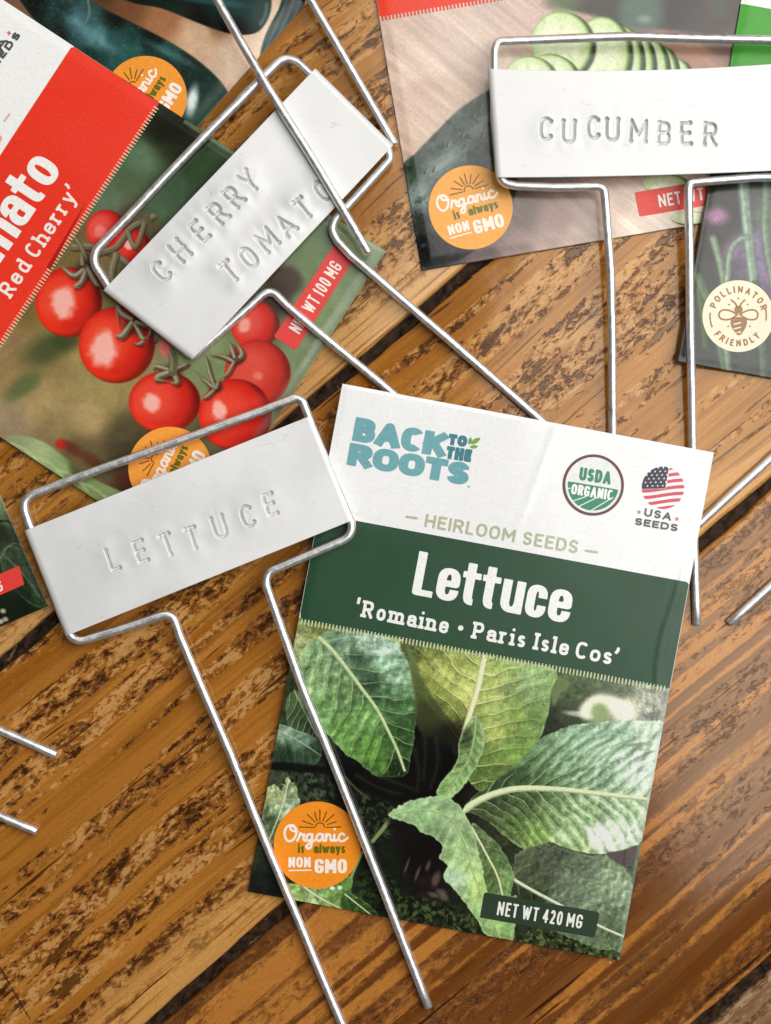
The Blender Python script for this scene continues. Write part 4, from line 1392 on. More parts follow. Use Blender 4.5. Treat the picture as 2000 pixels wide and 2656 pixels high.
pk = Packet('seed_packet', 'white and dark green seed packet printed with romaine lettuce leaves and the word Lettuce',
            (888, 995), 10.5, 980, 1340, z_lettuce, 1.6)
sh = Sheet(pk.X, pk.Y, (236, 236, 234))
Z3 = lambda P: [(600 + .69 * x, 1500 + .69 * y) for x, y in P]
F3 = lambda pts: [(600 + .69 * x, 1500 + .69 * y, c) for x, y, c in pts]
a, b = pk.local(sh.X, sh.Y)
bot = pk.local(800, 1613)[1]
hdr = pk.local(916, 1349)[1]
ph = np.nonzero(b > bot - 6)[0]
sh.c[ph] = sh.field(F3([(250, 240, (150, 160, 110)), (320, 200, (120, 132, 70)), (640, 250, (170, 178, 110)), (1300, 420, (72, 92, 54)), (1250, 380, (84, 104, 60)), (1450, 440, (92, 106, 78)), (1580, 470, (150, 156, 140)), (1250, 520, (50, 64, 40)),
                        (1600, 520, (136, 140, 128)), (1200, 560, (40, 52, 30)), (700, 620, (16, 10, 10)), (600, 780, (16, 12, 10)), (750, 750, (14, 8, 10)), (420, 720, (20, 18, 14)), (300, 740, (44, 56, 40)), (250, 480, (58, 76, 44)),
                        (230, 600, (46, 66, 48)), (180, 760, (64, 74, 54)), (450, 880, (30, 40, 24)), (560, 960, (26, 34, 18)), (600, 1080, (24, 34, 16)), (680, 1060, (22, 14, 14)), (740, 1140, (40, 26, 24)), (640, 1180, (24, 32, 18)),
                        (560, 1240, (30, 44, 20)), (760, 1280, (40, 52, 26)), (900, 1320, (36, 46, 26)), (1200, 1380, (52, 64, 34)), (1380, 1400, (56, 70, 40)), (1060, 1000, (52, 60, 36)), (1250, 1100, (80, 94, 72)), (1400, 1200, (86, 104, 80)),
                        (100, 1050, (48, 60, 42)), (90, 1150, (30, 36, 28)), (180, 1150, (22, 26, 18)), (300, 1200, (120, 148, 80)), (860, 640, (26, 22, 14))]), ph, 3.0)
sh.speckle(ph, 16, .38, 5)
sh.speckle(ph, 5, .25, 3)
# mossy ground along the bottom
for P, c in ((Z3([(620, 1200), (760, 1210), (900, 1260), (950, 1350), (780, 1320), (640, 1270)]), (92, 112, 52)), (Z3([(1060, 1310), (1440, 1370), (1440, 1460), (1030, 1370)]), (112, 128, 66)), (Z3([(480, 820), (620, 860), (600, 980), (500, 960)]), (72, 92, 56)),
             (Z3([(180, 700), (360, 740), (380, 840), (250, 860)]), (84, 104, 72)), (Z3([(500, 1100), (620, 1140), (660, 1260), (480, 1240)]), (60, 92, 36))):
    sh.mottle(P, c, 9, 10, (.48, .62), 5, .75)
    sh.mottle(P, (14, 16, 8), 11, 10, (.52, .64), 5, .7, 7.0)
# flower and leaf blurred at the upper right
sh.blob(*Z3([(1385, 500)])[0], 44, 32, (150, 168, 128), .5, .9)
for x, y, rx, ry, an in ((1365, 470, 30, 20, -30), (1420, 470, 30, 22, 10), (1480, 500, 34, 34, 40), (1340, 500, 22, 20, 0)):
    q = Z3([(x, y)])[0]
    sh.blob(q[0], q[1], rx, ry, (222, 220, 196), .5, .9, an)
q = Z3([(1385, 505)])[0]; sh.blob(q[0], q[1], 24, 26, (134, 156, 98), .45, .95)
q = Z3([(1300, 510)])[0]; sh.blob(q[0], q[1], 34, 7, (196, 204, 190), .6, .7, 8)
sh.poly(Z3([(1205, 372), (1270, 385), (1262, 420), (1240, 432), (1210, 480)]), (104, 124, 74), 5)
# leaves at the left
sh.leaf(Z3([(232, 420), (262, 440), (300, 520), (340, 590), (300, 600), (220, 560), (205, 480)]), Z3([(240, 430), (280, 510), (320, 590)]), F3([(240, 450, (82, 110, 66)), (300, 560, (54, 80, 50)), (220, 540, (64, 90, 54))]), vspace=22, pucker=.3, ribw=(2, 1))
sh.leaf(Z3([(165, 556), (240, 568), (318, 600), (342, 650), (300, 706), (160, 692)]), Z3([(165, 570), (250, 610), (335, 665)]),
        F3([(190, 570, (120, 148, 122)), (270, 600, (104, 138, 116)), (300, 660, (50, 78, 56)), (200, 670, (38, 60, 40))]), vspace=34, vein_a=.25, pucker=.55, ribw=(2, 1), rib=(150, 170, 140))
sh.poly(Z3([(150, 690), (330, 705), (340, 730), (150, 720)]), (18, 16, 12), 5, alpha=.85)
sh.leaf(Z3([(135, 800), (160, 772), (188, 792), (220, 748), (246, 800), (254, 850), (240, 905), (190, 960), (130, 1005), (112, 900)]), Z3([(215, 760), (190, 860), (140, 990)]),
        F3([(160, 800, (150, 160, 110)), (220, 790, (128, 150, 104)), (210, 870, (136, 158, 128)), (150, 930, (76, 98, 68)), (230, 900, (96, 122, 92))]), vspace=40, vein_a=.2, pucker=.8, psize=10, ribw=(1.2, .6), rough=9)
# leaf A
sh.leaf(Z3([(268, 272), (330, 215), (400, 196), (480, 203), (560, 214), (622, 240), (662, 300), (686, 400), (698, 480), (692, 560), (680, 650), (655, 742), (600, 748), (540, 742), (480, 692), (420, 652), (360, 582), (298, 540), (265, 480), (250, 420), (260, 340)]),
        Z3([(318, 214), (370, 262), (430, 335), (490, 415), (545, 490), (590, 575), (625, 650), (650, 720)]),
        F3([(300, 280, (131, 169, 116)), (290, 400, (133, 165, 110)), (340, 480, (107, 150, 86)), (430, 440, (114, 154, 90)), (420, 560, (101, 148, 69)), (500, 520, (107, 154, 80)), (520, 650, (86, 135, 52)), (560, 720, (73, 120, 46)), (620, 720, (29, 50, 18)),
            (420, 240, (105, 135, 107)), (500, 240, (152, 186, 165)), (580, 260, (163, 199, 179)), (480, 300, (65, 93, 69)), (520, 380, (57, 86, 59)), (600, 340, (122, 163, 131)), (650, 380, (129, 169, 131)), (570, 460, (71, 110, 67)), (650, 480, (78, 118, 67)), (640, 580, (46, 80, 35)), (680, 560, (54, 90, 42))]),
        vein=(176, 200, 150), vspace=44, vang=.95, vein_a=.5, pucker=.62, psize=11, rib=(176, 198, 140), ribw=(5.5, 3), fold=.16, rough=4)
# leaf B
sh.leaf(Z3([(652, 225), (960, 270), (1210, 340), (1202, 420), (1198, 470), (1182, 540), (1160, 604), (1110, 664), (1050, 722), (985, 775), (935, 800), (880, 745), (840, 690), (830, 610), (800, 540), (745, 480), (700, 410), (668, 330)]),
        Z3([(955, 280), (940, 345), (926, 410), (905, 480), (884, 550), (860, 640)]),
        F3([(680, 300, (98, 116, 50)), (720, 330, (150, 160, 74)), (800, 350, (164, 176, 86)), (880, 420, (168, 180, 92)), (760, 430, (132, 146, 62)), (820, 500, (110, 124, 50)), (980, 420, (164, 180, 96)), (1050, 420, (140, 166, 92)), (1120, 400, (130, 160, 106)), (1180, 420, (108, 142, 84)),
            (1060, 520, (138, 166, 76)), (1140, 540, (110, 146, 70)), (980, 560, (150, 168, 82)), (1080, 640, (104, 138, 58)), (960, 680, (96, 124, 50)), (940, 760, (82, 110, 44)), (860, 620, (36, 34, 16)), (830, 580, (40, 38, 18)), (760, 500, (84, 92, 40)), (700, 420, (66, 76, 34)), (670, 300, (70, 84, 40))]),
        vein=(214, 214, 150), vspace=38, vang=-.55, vein_a=.85, pucker=.34, psize=11, rib=(232, 222, 164), ribw=(7, 6), fold=.10)
sh.poly(Z3([(655, 240), (690, 300), (720, 390), (775, 470), (830, 545), (862, 610), (850, 690), (800, 700), (700, 560), (690, 470), (676, 360)]), [*F3([(670, 290, (104, 122, 66)), (710, 400, (90, 106, 54)), (760, 500, (72, 82, 40)), (830, 600, (36, 34, 18)), (800, 680, (18, 12, 10))])], 5, alpha=.85)
# dark heart of the plant
sh.poly(Z3([(700, 610), (760, 610), (826, 660), (845, 710), (800, 780), (780, 830), (640, 830), (440, 770), (420, 690), (540, 750), (660, 742)]), (15, 9, 10), 14, alpha=.92, rough=16)
for P in (((720, 560), (730, 650), (722, 760)), ((770, 600), (776, 690), (750, 790)), ((560, 745), (640, 775), (700, 800)), ((690, 640), (704, 720), (700, 790)), ((470, 740), (560, 790), (640, 812))):
    sh.stroke(Z3(P), (44, 54, 26), 7, 4, 9, .5)
    sh.stroke(Z3(P), (70, 84, 46), 1.6, 1, 4, .35)
# leaf D
sh.leaf(Z3([(868, 876), (900, 830), (960, 780), (1030, 732), (1090, 680), (1150, 612), (1210, 580), (1290, 550), (1380, 540), (1480, 535), (1560, 535), (1640, 548), (1640, 640), (1600, 740), (1580, 830), (1570, 920), (1530, 1002), (1470, 1022), (1400, 1037), (1320, 1030), (1250, 1012), (1190, 992), (1140, 1022), (1090, 1012), (1030, 972), (960, 912), (900, 884)]),
        Z3([(868, 878), (930, 836), (1010, 804), (1100, 790), (1250, 795), (1400, 812), (1600, 834)]),
        F3([(920, 830, (61, 80, 37)), (1000, 770, (60, 82, 44)), (1100, 740, (64, 95, 54)), (1120, 690, (78, 111, 66)), (1180, 640, (102, 137, 97)), (1250, 600, (123, 156, 123)), (1350, 580, (127, 161, 131)), (1480, 570, (143, 176, 148)), (1560, 600, (172, 198, 173)), (1250, 700, (112, 148, 111)), (1400, 680, (141, 173, 143)),
            (1520, 720, (178, 204, 184)), (1400, 760, (129, 163, 129)), (1180, 770, (70, 100, 60)), (1000, 850, (58, 76, 39)), (1100, 850, (76, 100, 54)), (1050, 930, (78, 105, 48)), (1200, 860, (112, 141, 88)), (1350, 880, (135, 166, 117)), (1480, 870, (149, 178, 135)), (1150, 960, (117, 149, 72)), (1260, 960, (148, 180, 125)),
            (1380, 970, (194, 214, 192)), (1480, 960, (184, 212, 178)), (1320, 1015, (156, 186, 123)), (950, 890, (60, 78, 37))]),
        vein=(196, 214, 178), vspace=40, vang=1.25, vein_a=.55, pucker=.46, psize=10, rib=(192, 210, 160), ribw=(9, 4), fold=.20, rough=3)
for k in range(5):
    q = Z3([(1130 + k * 62, 740 - k * 10), (1190 + k * 66, 660 - k * 8), (1280 + k * 70, 585 + k * 6)])
    sh.stroke(q, (196, 216, 196), 3, 2, 6, .4)
    sh.stroke([(x + 9, y + 6) for x, y in q], (52, 82, 52), 3, 2, 6, .45)
# leaf F, dull, behind the label
sh.leaf(Z3([(1062, 1062), (1100, 1020), (1190, 1000), (1260, 1022), (1340, 1040), (1425, 1042), (1478, 1090), (1505, 1140), (1500, 1260), (1460, 1400), (1250, 1340), (1100, 1230)]), Z3([(1060, 1132), (1140, 1178), (1235, 1228), (1380, 1305), (1470, 1345)]),
        F3([(1100, 1060, (84, 96, 66)), (1200, 1050, (82, 94, 72)), (1300, 1100, (104, 122, 96)), (1430, 1090, (128, 150, 116)), (1400, 1200, (112, 134, 104)), (1480, 1160, (134, 156, 124)), (1250, 1180, (98, 114, 90)), (1150, 1130, (74, 86, 60)), (1450, 1340, (96, 116, 84)), (1120, 1210, (46, 56, 32))]),
        vein=(150, 164, 136), vspace=52, vang=.9, vein_a=.35, pucker=.55, psize=8, rib=(196, 206, 172), ribw=(4, 2.5), fold=.06, rough=8)
sh.poly(Z3([(1408, 1036), (1470, 1022), (1530, 1004), (1510, 1062), (1480, 1086)]), (92, 84, 82), 3)
# leaf C
sh.leaf(Z3([(914, 513), (940, 548), (951, 600), (946, 650), (912, 722), (865, 790), (822, 826), (774, 816), (784, 772), (828, 720), (850, 680), (856, 620), (880, 556)]), Z3([(918, 520), (912, 600), (890, 680), (840, 760), (800, 815)]),
        F3([(920, 540, (120, 150, 84)), (935, 620, (118, 152, 92)), (880, 600, (64, 86, 42)), (900, 680, (112, 146, 86)), (850, 760, (120, 156, 92)), (800, 790, (104, 142, 74)), (820, 820, (130, 166, 100))]), vspace=26, vein_a=.28, pucker=.4, psize=9, rib=(150, 172, 116), ribw=(2.5, 1.5), rim=(168, 190, 140))
# stalks
sh.stroke(Z3([(612, 888), (575, 935), (532, 988)]), (118, 138, 84), 6, 5, 2)
sh.stroke(Z3([(490, 1030), (445, 1140), (416, 1252)]), (132, 160, 96), 4, 3, 2)
sh.stroke(Z3([(425, 745), (480, 800), (520, 830)]), (74, 84, 50), 3, 2, 2)
# leaf under the badge
sh.leaf(Z3([(205, 1150), (300, 1150), (440, 1120), (452, 1160), (430, 1245), (330, 1236), (244, 1222)]), Z3([(260, 1150), (330, 1200), (420, 1246)]), F3([(250, 1180, (140, 170, 92)), (320, 1190, (124, 158, 92)), (380, 1200, (112, 150, 70)), (430, 1180, (84, 124, 50)), (300, 1220, (168, 190, 130))]), vspace=40, vein_a=.2, pucker=.7, ribw=(2, 1))
for x, y in ((330, 1160), (380, 1165), (408, 1163), (352, 1158), (455, 1195), (470, 1230)):
    q = Z3([(x, y)])[0]; sh.blob(q[0], q[1], 6, 5, (226, 236, 222), .4, .9)
sh.leaf(Z3([(430, 1180), (520, 1230), (560, 1290), (420, 1250)]), Z3([(430, 1190), (550, 1285)]), F3([(470, 1230, (58, 92, 32)), (540, 1280, (44, 70, 26))]), vspace=30, vein_a=.2, pucker=.7, ribw=(1.2, .8))
# leaf E: far half, then the near curled half
sh.leaf(Z3([(900, 930), (960, 960), (1012, 1012), (1052, 1082), (1062, 1132), (1050, 1195), (1075, 1200), (1055, 1368), (1000, 1350), (950, 1180)]), Z3([(905, 940), (960, 1040), (1010, 1150), (1040, 1350)]),
        F3([(940, 980, (92, 116, 72)), (1000, 1050, (84, 112, 60)), (1030, 1120, (110, 146, 84)), (980, 1120, (70, 94, 48)), (1040, 1250, (140, 172, 106)), (1030, 1340, (120, 156, 84))]), vspace=34, vein_a=.32, pucker=.5, psize=9, ribw=(2.5, 1.5))
sh.poly(Z3([(590, 892), (640, 915), (690, 935), (720, 962), (760, 978), (792, 1012), (782, 1050), (812, 1082), (800, 1120), (700, 1100), (640, 1020), (600, 950)]), (26, 16, 16), 7, alpha=.85, rough=8)
sh.leaf(Z3([(588, 888), (650, 848), (720, 824), (790, 817), (842, 840), (882, 890), (912, 960), (932, 1040), (950, 1120), (962, 1180), (990, 1200), (1060, 1220), (1045, 1366), (958, 1340), (928, 1290), (880, 1222), (822, 1152), (799, 1122), (812, 1082), (780, 1050), (792, 1010), (760, 975), (720, 960), (690, 930), (640, 912)]),
        Z3([(600, 890), (720, 870), (820, 900), (880, 1000), (910, 1110), (960, 1240), (1010, 1350)]),
        F3([(640, 880, (132, 166, 116)), (720, 850, (126, 160, 112)), (800, 840, (120, 152, 106)), (760, 930, (122, 158, 106)), (840, 930, (142, 172, 124)), (890, 980, (128, 162, 106)), (840, 1020, (132, 166, 108)), (900, 1080, (144, 174, 110)), (850, 1130, (152, 184, 150)), (930, 1160, (150, 180, 96)), (880, 1190, (128, 160, 104)),
            (960, 1260, (136, 168, 108)), (1000, 1320, (118, 156, 84)), (940, 1310, (116, 150, 92)), (1030, 1230, (140, 172, 104))]),
        vein=(186, 206, 160), vspace=46, vein_a=.22, pucker=.42, psize=15, rib=(160, 188, 126), ribw=(2, 1.5), rim=(166, 192, 140), fold=.08, rough=5)
for x, y, rx, ry in ((770, 1130, 10, 20), (790, 1180, 14, 8), (760, 1190, 14, 6), (740, 1080, 5, 14), (700, 1110, 4, 20), (660, 1080, 3, 22), (800, 1200, 12, 8)):
    q = Z3([(x, y)])[0]; sh.blob(q[0], q[1], rx, ry, (142, 124, 112), .6, .5, 20)
sh.stroke(Z3([(850, 1310), (900, 1360)]), (120, 128, 96), 2, 2, 2, .6)
sh.stroke(Z3([(655, 1290), (720, 1240)]), (96, 122, 60), 2, 1, 2, .7)
sh.speckle(ph, 2.8, .10, 2)
q_ = np.clip(sh.c[ph], 0, 255) / 255
q_ = (q_ ** 1.24) * 1.27
q_ = q_ * .70 + q_.mean(1, keepdims=True) * .30 * np.array([[1.05, 1.02, .93]])
sh.c[ph] = np.clip(255 * q_, 0, 236)
# fold sheen painted into the colour down the right side of the packet
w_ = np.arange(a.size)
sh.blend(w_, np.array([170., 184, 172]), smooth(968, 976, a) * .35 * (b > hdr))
# white header paper, faint linen weave
i = np.nonzero(b < hdr + 5)[0]
sh.c[i] = (245, 245, 243)
lu, lv = a[i], b[i]
weave = (fbm(lu / 26, lv / 3.4, 2) - .5) * .025 + (fbm(lu / 3.4, lv / 26 + 9, 2) - .5) * .025
sh.c[i] *= (1 + weave)[:, None]
pk.build(sh, 1.0, 1.0)
surf = pk.surf


def band_f(X, Y):
    return sd_quad(X, Y, pk.quad(1.5, hdr, 978.5, bot))


band = pk.shape('title_band', (780, 1340, 1800, 1810), band_f, 7, (36, 74, 48), .00006, rough=.34)
pk.comb(4, 978, bot - 5, 15, 9.2, 3.4, (206, 216, 170))
pk.text('title_lettering', lay_text('Lettuce', (1067, 1541), (1474, 1618), 114, 11.6, track=.06, xh=.745, r=.70), 11.6, 2.0, (248, 248, 243), .00012, band, r=.70, ang=10.7)
rom = lay_text('‘Romaine', (917, 1596), (1164, 1645), 44, 3.9, serif=True, track=.09, xh=.70)
rom += lay_text('Paris', (1222, 1655), (1364, 1681), 44, 3.9, serif=True, track=.09, xh=.70)
rom += lay_text('Isle', (1382, 1684), (1476, 1702), 44, 3.9, serif=True, track=.09, xh=.70)
rom += lay_text('Cos’', (1488, 1705), (1604, 1728), 44, 3.9, serif=True, track=.03, xh=.70)
pk.text('variety_lettering', rom, 3.9, 1.8, (246, 246, 240), .00012, band)
pk.shape('bullet', (1180, 1610, 1210, 1645), lambda X, Y: np.hypot(X - 1195, Y - 1629) - 7, 2, (246, 246, 240), .00012, band)
hw_ = lay_text('HEIRLOOM', (1101, 1366), (1334, 1407), 34, 2.9, track=.20) + lay_text('SEEDS', (1355, 1411), (1497, 1436), 34, 2.9, track=.20)
hw_ += [np.array([(1056, 1340), (1081, 1344)]), np.array([(1520, 1428), (1548, 1432)])]
pk.text('header_lettering', hw_, 2.9, 1.7, (188, 192, 158))
# brand logo: heavy teal words
logo = thing('brand_logo', (0, 0, 0), None, None)
logo.parent = pk.root
logo.location = (0, 0, 0)
TEAL, TEAL2 = (116, 172, 178), (78, 134, 146)
pk.text('logo_lettering', lay_text('BACK', (913, 1142), (1153, 1187), 62, 12.2, track=.02, r=.72), 12.2, 1.9, TEAL, .0001, logo, r=.72, ang=10.6)
pk.text('logo_lettering', lay_text('ROOTS', (899, 1205), (1213, 1260), 58, 12.2, track=.015, r=.72), 12.2, 1.9, TEAL, .0001, logo, r=.72, ang=10)
pk.text('logo_small_lettering', lay_text('TO', (1162, 1153), (1210, 1160), 29, 5.2, track=.06) + lay_text('THE', (1156, 1189), (1221, 1199), 33, 5.2, track=.06), 5.2, 1.7, TEAL2, .0001, logo)


def leaves(X, Y):
    d = np.full(X.shape, 1e9)
    for x0, y0, x1, y1, w in ((1217, 1153, 1222, 1134, 5.2), (1222, 1151, 1246, 1136, 4.6), (1219, 1159, 1240, 1158, 4.2)):
        P = spline([(x0, y0), ((x0 + x1) / 2 + (y1 - y0) * .22, (y0 + y1) / 2 - (x1 - x0) * .22), (x1, y1), ((x0 + x1) / 2 - (y1 - y0) * .22, (y0 + y1) / 2 + (x1 - x0) * .22)], True, 5)
        d = np.minimum(d, sd_poly(X, Y, P))
    return d


pk.shape('logo_leaves', (1205, 1125, 1256, 1170), leaves, 1.5, (122, 166, 74), .0001, logo)
pk.text('trademark_dot', [np.array([(1216, 1262), (1217, 1262)])], 2.2, 1.3, TEAL, .0001, logo, False)
# organic seal
sx, sy, sr = 1539, 1258, 80
seal = pk.shape('organic_seal', (sx - 90, sy - 90, sx + 90, sy + 90), lambda X, Y: np.hypot(X - sx, Y - sy) - (sr - 2), 4, (240, 240, 238), .00006)
pk.shape('seal_ring', (sx - 90, sy - 90, sx + 90, sy + 90), lambda X, Y: np.abs(np.hypot(X - sx, Y - sy) - (sr - 4)) - 3.6, 1.8, (104, 66, 58), .00010, seal)
GRN = (60, 140, 104)


def field_f(X, Y):
    c = np.hypot(X - sx, Y - sy) - 66
    line = -((Y - 1247) - (X - 1468) * .17)
    d = np.maximum(c, line)
    for (x0, y0, x1, y1) in ((1492, 1318, 1560, 1285), (1530, 1326, 1590, 1290), (1478, 1302, 1520, 1288), (1452, 1270, 1480, 1266)):
        d = np.maximum(d, -sd_line(X, Y, [(x0, y0), (x1, y1)], 1.4))
    return d


pk.shape('seal_field', (sx - 75, sy - 75, sx + 75, sy + 75), field_f, 1.6, GRN, .00010, seal)
pk.text('seal_lettering', lay_text('USDA', (1501, 1245), (1583, 1257), 34, 4.0, track=.08), 4.0, 1.5, GRN, .00010, seal)
pk.text('seal_wording', lay_text('ORGANIC', (1480, 1281), (1587, 1298), 27, 3.0, track=.08, r=.75), 3.0, 1.3, (248, 248, 245), .00014, seal, r=.75, ang=9)
# round flag
fx, fy, fr = 1720, 1265, 55
ca, sa = math.cos(math.radians(10)), math.sin(math.radians(10))


def floc(X, Y):
    x, y = X - fx, Y - fy
    return x * ca + y * sa, -x * sa + y * ca


def stripes(X, Y):
    x, y = floc(X, Y)
    yy = y + 4.5 * np.sin(x / 30.0) + x * .20
    s = np.abs(((yy + 58) % 17.4) - 8.7) - 4.4
    can = np.maximum(x - 8, y + .2 * x - 3)
    return np.maximum(np.maximum(np.hypot(x, y) - fr, s), -can)


def canton(X, Y):
    x, y = floc(X, Y)
    d = np.maximum(np.hypot(x, y) - fr, np.maximum(x - 6, y + .2 * x - 2))
    for r_ in range(6):
        for c in range(5):
            px, py = -47 + c * 13 + (6.5 if r_ % 2 else 0), -50 + r_ * 9.5
            d = np.maximum(d, -(np.hypot(x - px, y + .2 * x - py + 3) - 2.3))
    return d


flag = thing('flag_emblem', (0, 0, 0), None, None); flag.parent = pk.root
pk.shape('flag_stripes', (fx - 60, fy - 60, fx + 60, fy + 60), stripes, 1.7, (220, 84, 98), .00008, flag)
pk.shape('flag_canton', (fx - 60, fy - 60, fx + 60, fy + 60), canton, 1.5, (62, 60, 72), .00008, flag)
pk.text('flag_lettering', lay_text('USA', (1670, 1338), (1740, 1351), 21, 2.4, track=.26) + lay_text('SEEDS', (1646, 1361), (1757, 1379), 19, 2.4, track=.22), 2.4, 1.2, (74, 74, 76), .0001, flag)


def stars(X, Y):
    d = np.full(X.shape, 1e9)
    for x, y in ((1658, 1328), (1756, 1346)):
        P = [(x + (7 if k % 2 == 0 else 2.9) * math.sin(k * math.pi / 5 + .17), y - (7 if k % 2 == 0 else 2.9) * math.cos(k * math.pi / 5 + .17)) for k in range(10)]
        d = np.minimum(d, sd_poly(X, Y, P))
    return d


pk.shape('flag_stars', (1645, 1315, 1770, 1360), stars, 1.2, (222, 120, 124), .0001, flag)
badge(pk, 823, 2192, 113, 0, (248, 146, 22))
lab = pk.shape('weight_label', (1230, 2300, 1570, 2440), lambda X, Y: sd_quad(X, Y, [(1256, 2314), (1556, 2366), (1542, 2432), (1245, 2380)]), 5, (34, 56, 34), .00007)
pk.text('label_lettering', lay_text('NET WT 420 MG', (1288, 2373), (1508, 2409), 36, 2.6, track=.13), 2.6, 1.6, (240, 240, 230), .00013, lab)
PK['lettuce'] = pk
# ------------------------------------------------------------------ wire plant markers
def metal_mat(name, base, rough, speck):
    m, nt, bs = new_mat(name)
    tc = nt.nodes.new('ShaderNodeTexCoord')
    co = tc.outputs['Object']
    n1 = noise(nt, co, (700, 700, 700), 5, .65)
    n2 = noise(nt, co, (260, 260, 260), 4, .6, .4, (3, 1, 2))
    bs.inputs['Metallic'].default_value = .88
    c = mixc(nt, mapr(nt, n1, .3, .7), base * .92, base * 1.03)
    c = mixc(nt, mapr(nt, n2, .64, .72, 0, speck), c, base * .25)
    nt.links.new(c, bs.inputs['Base Color'])
    nt.links.new(mapr(nt, n1, .3, .7, rough - .06, rough + .12), bs.inputs['Roughness'])
    nt.links.new(bump(nt, mth(nt, 'ADD', n1, n2), .00005, .35), bs.inputs['Normal'])
    return m


WIRE = metal_mat('galvanised_wire', np.array([.86, .86, .845]), .36, .45)

PLATE, nt, bs = new_mat('white_zinc_plate')
tc = nt.nodes.new('ShaderNodeTexCoord')
co = tc.outputs['Object']
n1 = noise(nt, co, (55, 55, 55), 4)
n2 = noise(nt, co, (900, 900, 900), 3)
scr = noise(nt, co, (240, 420, 300), 6, .7, 1.2, (2, 5, 1))
c = mixc(nt, mapr(nt, n1, .3, .7), lin((220, 220, 218)), lin((231, 231, 229)))
c = mixc(nt, mapr(nt, scr, .62, .72, 0, .40), c, lin((150, 148, 144)))
nt.links.new(c, bs.inputs['Base Color'])
bs.inputs['Metallic'].default_value = .2
bs.inputs['Specular IOR Level'].default_value = .3
nt.links.new(mapr(nt, n1, .3, .7, .46, .58), bs.inputs['Roughness'])
nt.links.new(bump(nt, n2, .00003, .35, bump(nt, n1, .0004, .12)), bs.inputs['Normal'])

RAD = .00096


def wire_mesh(path, parent, cap_taper=True):
    """path: list of (px, py, z mm, fillet px); swept round rod"""
    P = np.array([(p[0], p[1], p[2]) for p in path], float)
    R = [p[3] if len(p) > 3 else 0 for p in path]
    W = np.stack([*place(P[:, 0], P[:, 1], P[:, 2] * .001), P[:, 2] * .001], 1)
    pts = []
    for i in range(len(W)):
        if i in (0, len(W) - 1) or R[i] <= 0:
            pts.append(W[i]); continue
        a, b = W[i - 1] - W[i], W[i + 1] - W[i]
        la, lb = np.linalg.norm(a), np.linalg.norm(b)
        t = min(R[i] * S, la * .48, lb * .48)
        A, B = W[i] + a / la * t, W[i] + b / lb * t
        for k in np.linspace(0, 1, 11):
            pts.append((1 - k) ** 2 * A + 2 * k * (1 - k) * (W[i] * .86 + .07 * (A + B)) + k * k * B)
    pts = np.array(pts)
    # resample long straights with a slight hand-bent wander
    out = [pts[0]]
    for i in range(len(pts) - 1):
        L = np.linalg.norm(pts[i + 1] - pts[i])
        n = max(1, int(L / .004))
        for k in range(1, n + 1): out.append(pts[i] + (pts[i + 1] - pts[i]) * k / n)
    pts = np.array(out)
    sd = float(abs(path[0][0]) % 97)
    s = np.arange(len(pts)) * .16
    pts[:, 0] += (fbm(s + sd, s * 0 + 3, 2) - .5) * .0005
    pts[:, 1] += (fbm(s + sd + 40, s * 0 + 7, 2) - .5) * .0005
    tan = np.gradient(pts, axis=0)
    tan /= np.linalg.norm(tan, axis=1)[:, None]
    up = np.array([0, 0, 1.0])
    side = np.cross(tan, up); side /= np.linalg.norm(side, axis=1)[:, None]
    nor = np.cross(side, tan)
    M = 20
    an = np.linspace(0, 2 * np.pi, M, endpoint=False)
    rings = []
    n = len(pts)
    prof = [(0, .55), (.0003, .92)]
    for i in range(n):
        rings.append(pts[i] + RAD * (np.cos(an)[:, None] * side[i] + np.sin(an)[:, None] * nor[i]))
    # blunt, slightly bevelled ends
    def end(i, sgn):
        c = pts[i] + sgn * tan[i] * .00025
        return c + RAD * .80 * (np.cos(an)[:, None] * side[i] + np.sin(an)[:, None] * nor[i])
    rings = [end(0, -1)] + rings + [end(n - 1, 1)]
    V = np.concatenate(rings)
    m = len(rings)
    i, j = np.meshgrid(np.arange(m - 1), np.arange(M), indexing='ij')
    a = i * M + j; b = i * M + (j + 1) % M
    q = np.stack([a, b, b + M, a + M], -1).reshape(-1, 4)
    o = link_mesh('wire_frame', V, [q, np.arange(M)[::-1][None, :], ((m - 1) * M + np.arange(M))[None, :]], WIRE, parent)
    return o


def bil(q, a, b):
    q = np.array(q, float)
    return ((1 - a) * (1 - b))[..., None] * q[0] + (a * (1 - b))[..., None] * q[1] + (a * b)[..., None] * q[2] + ((1 - a) * b)[..., None] * q[3]


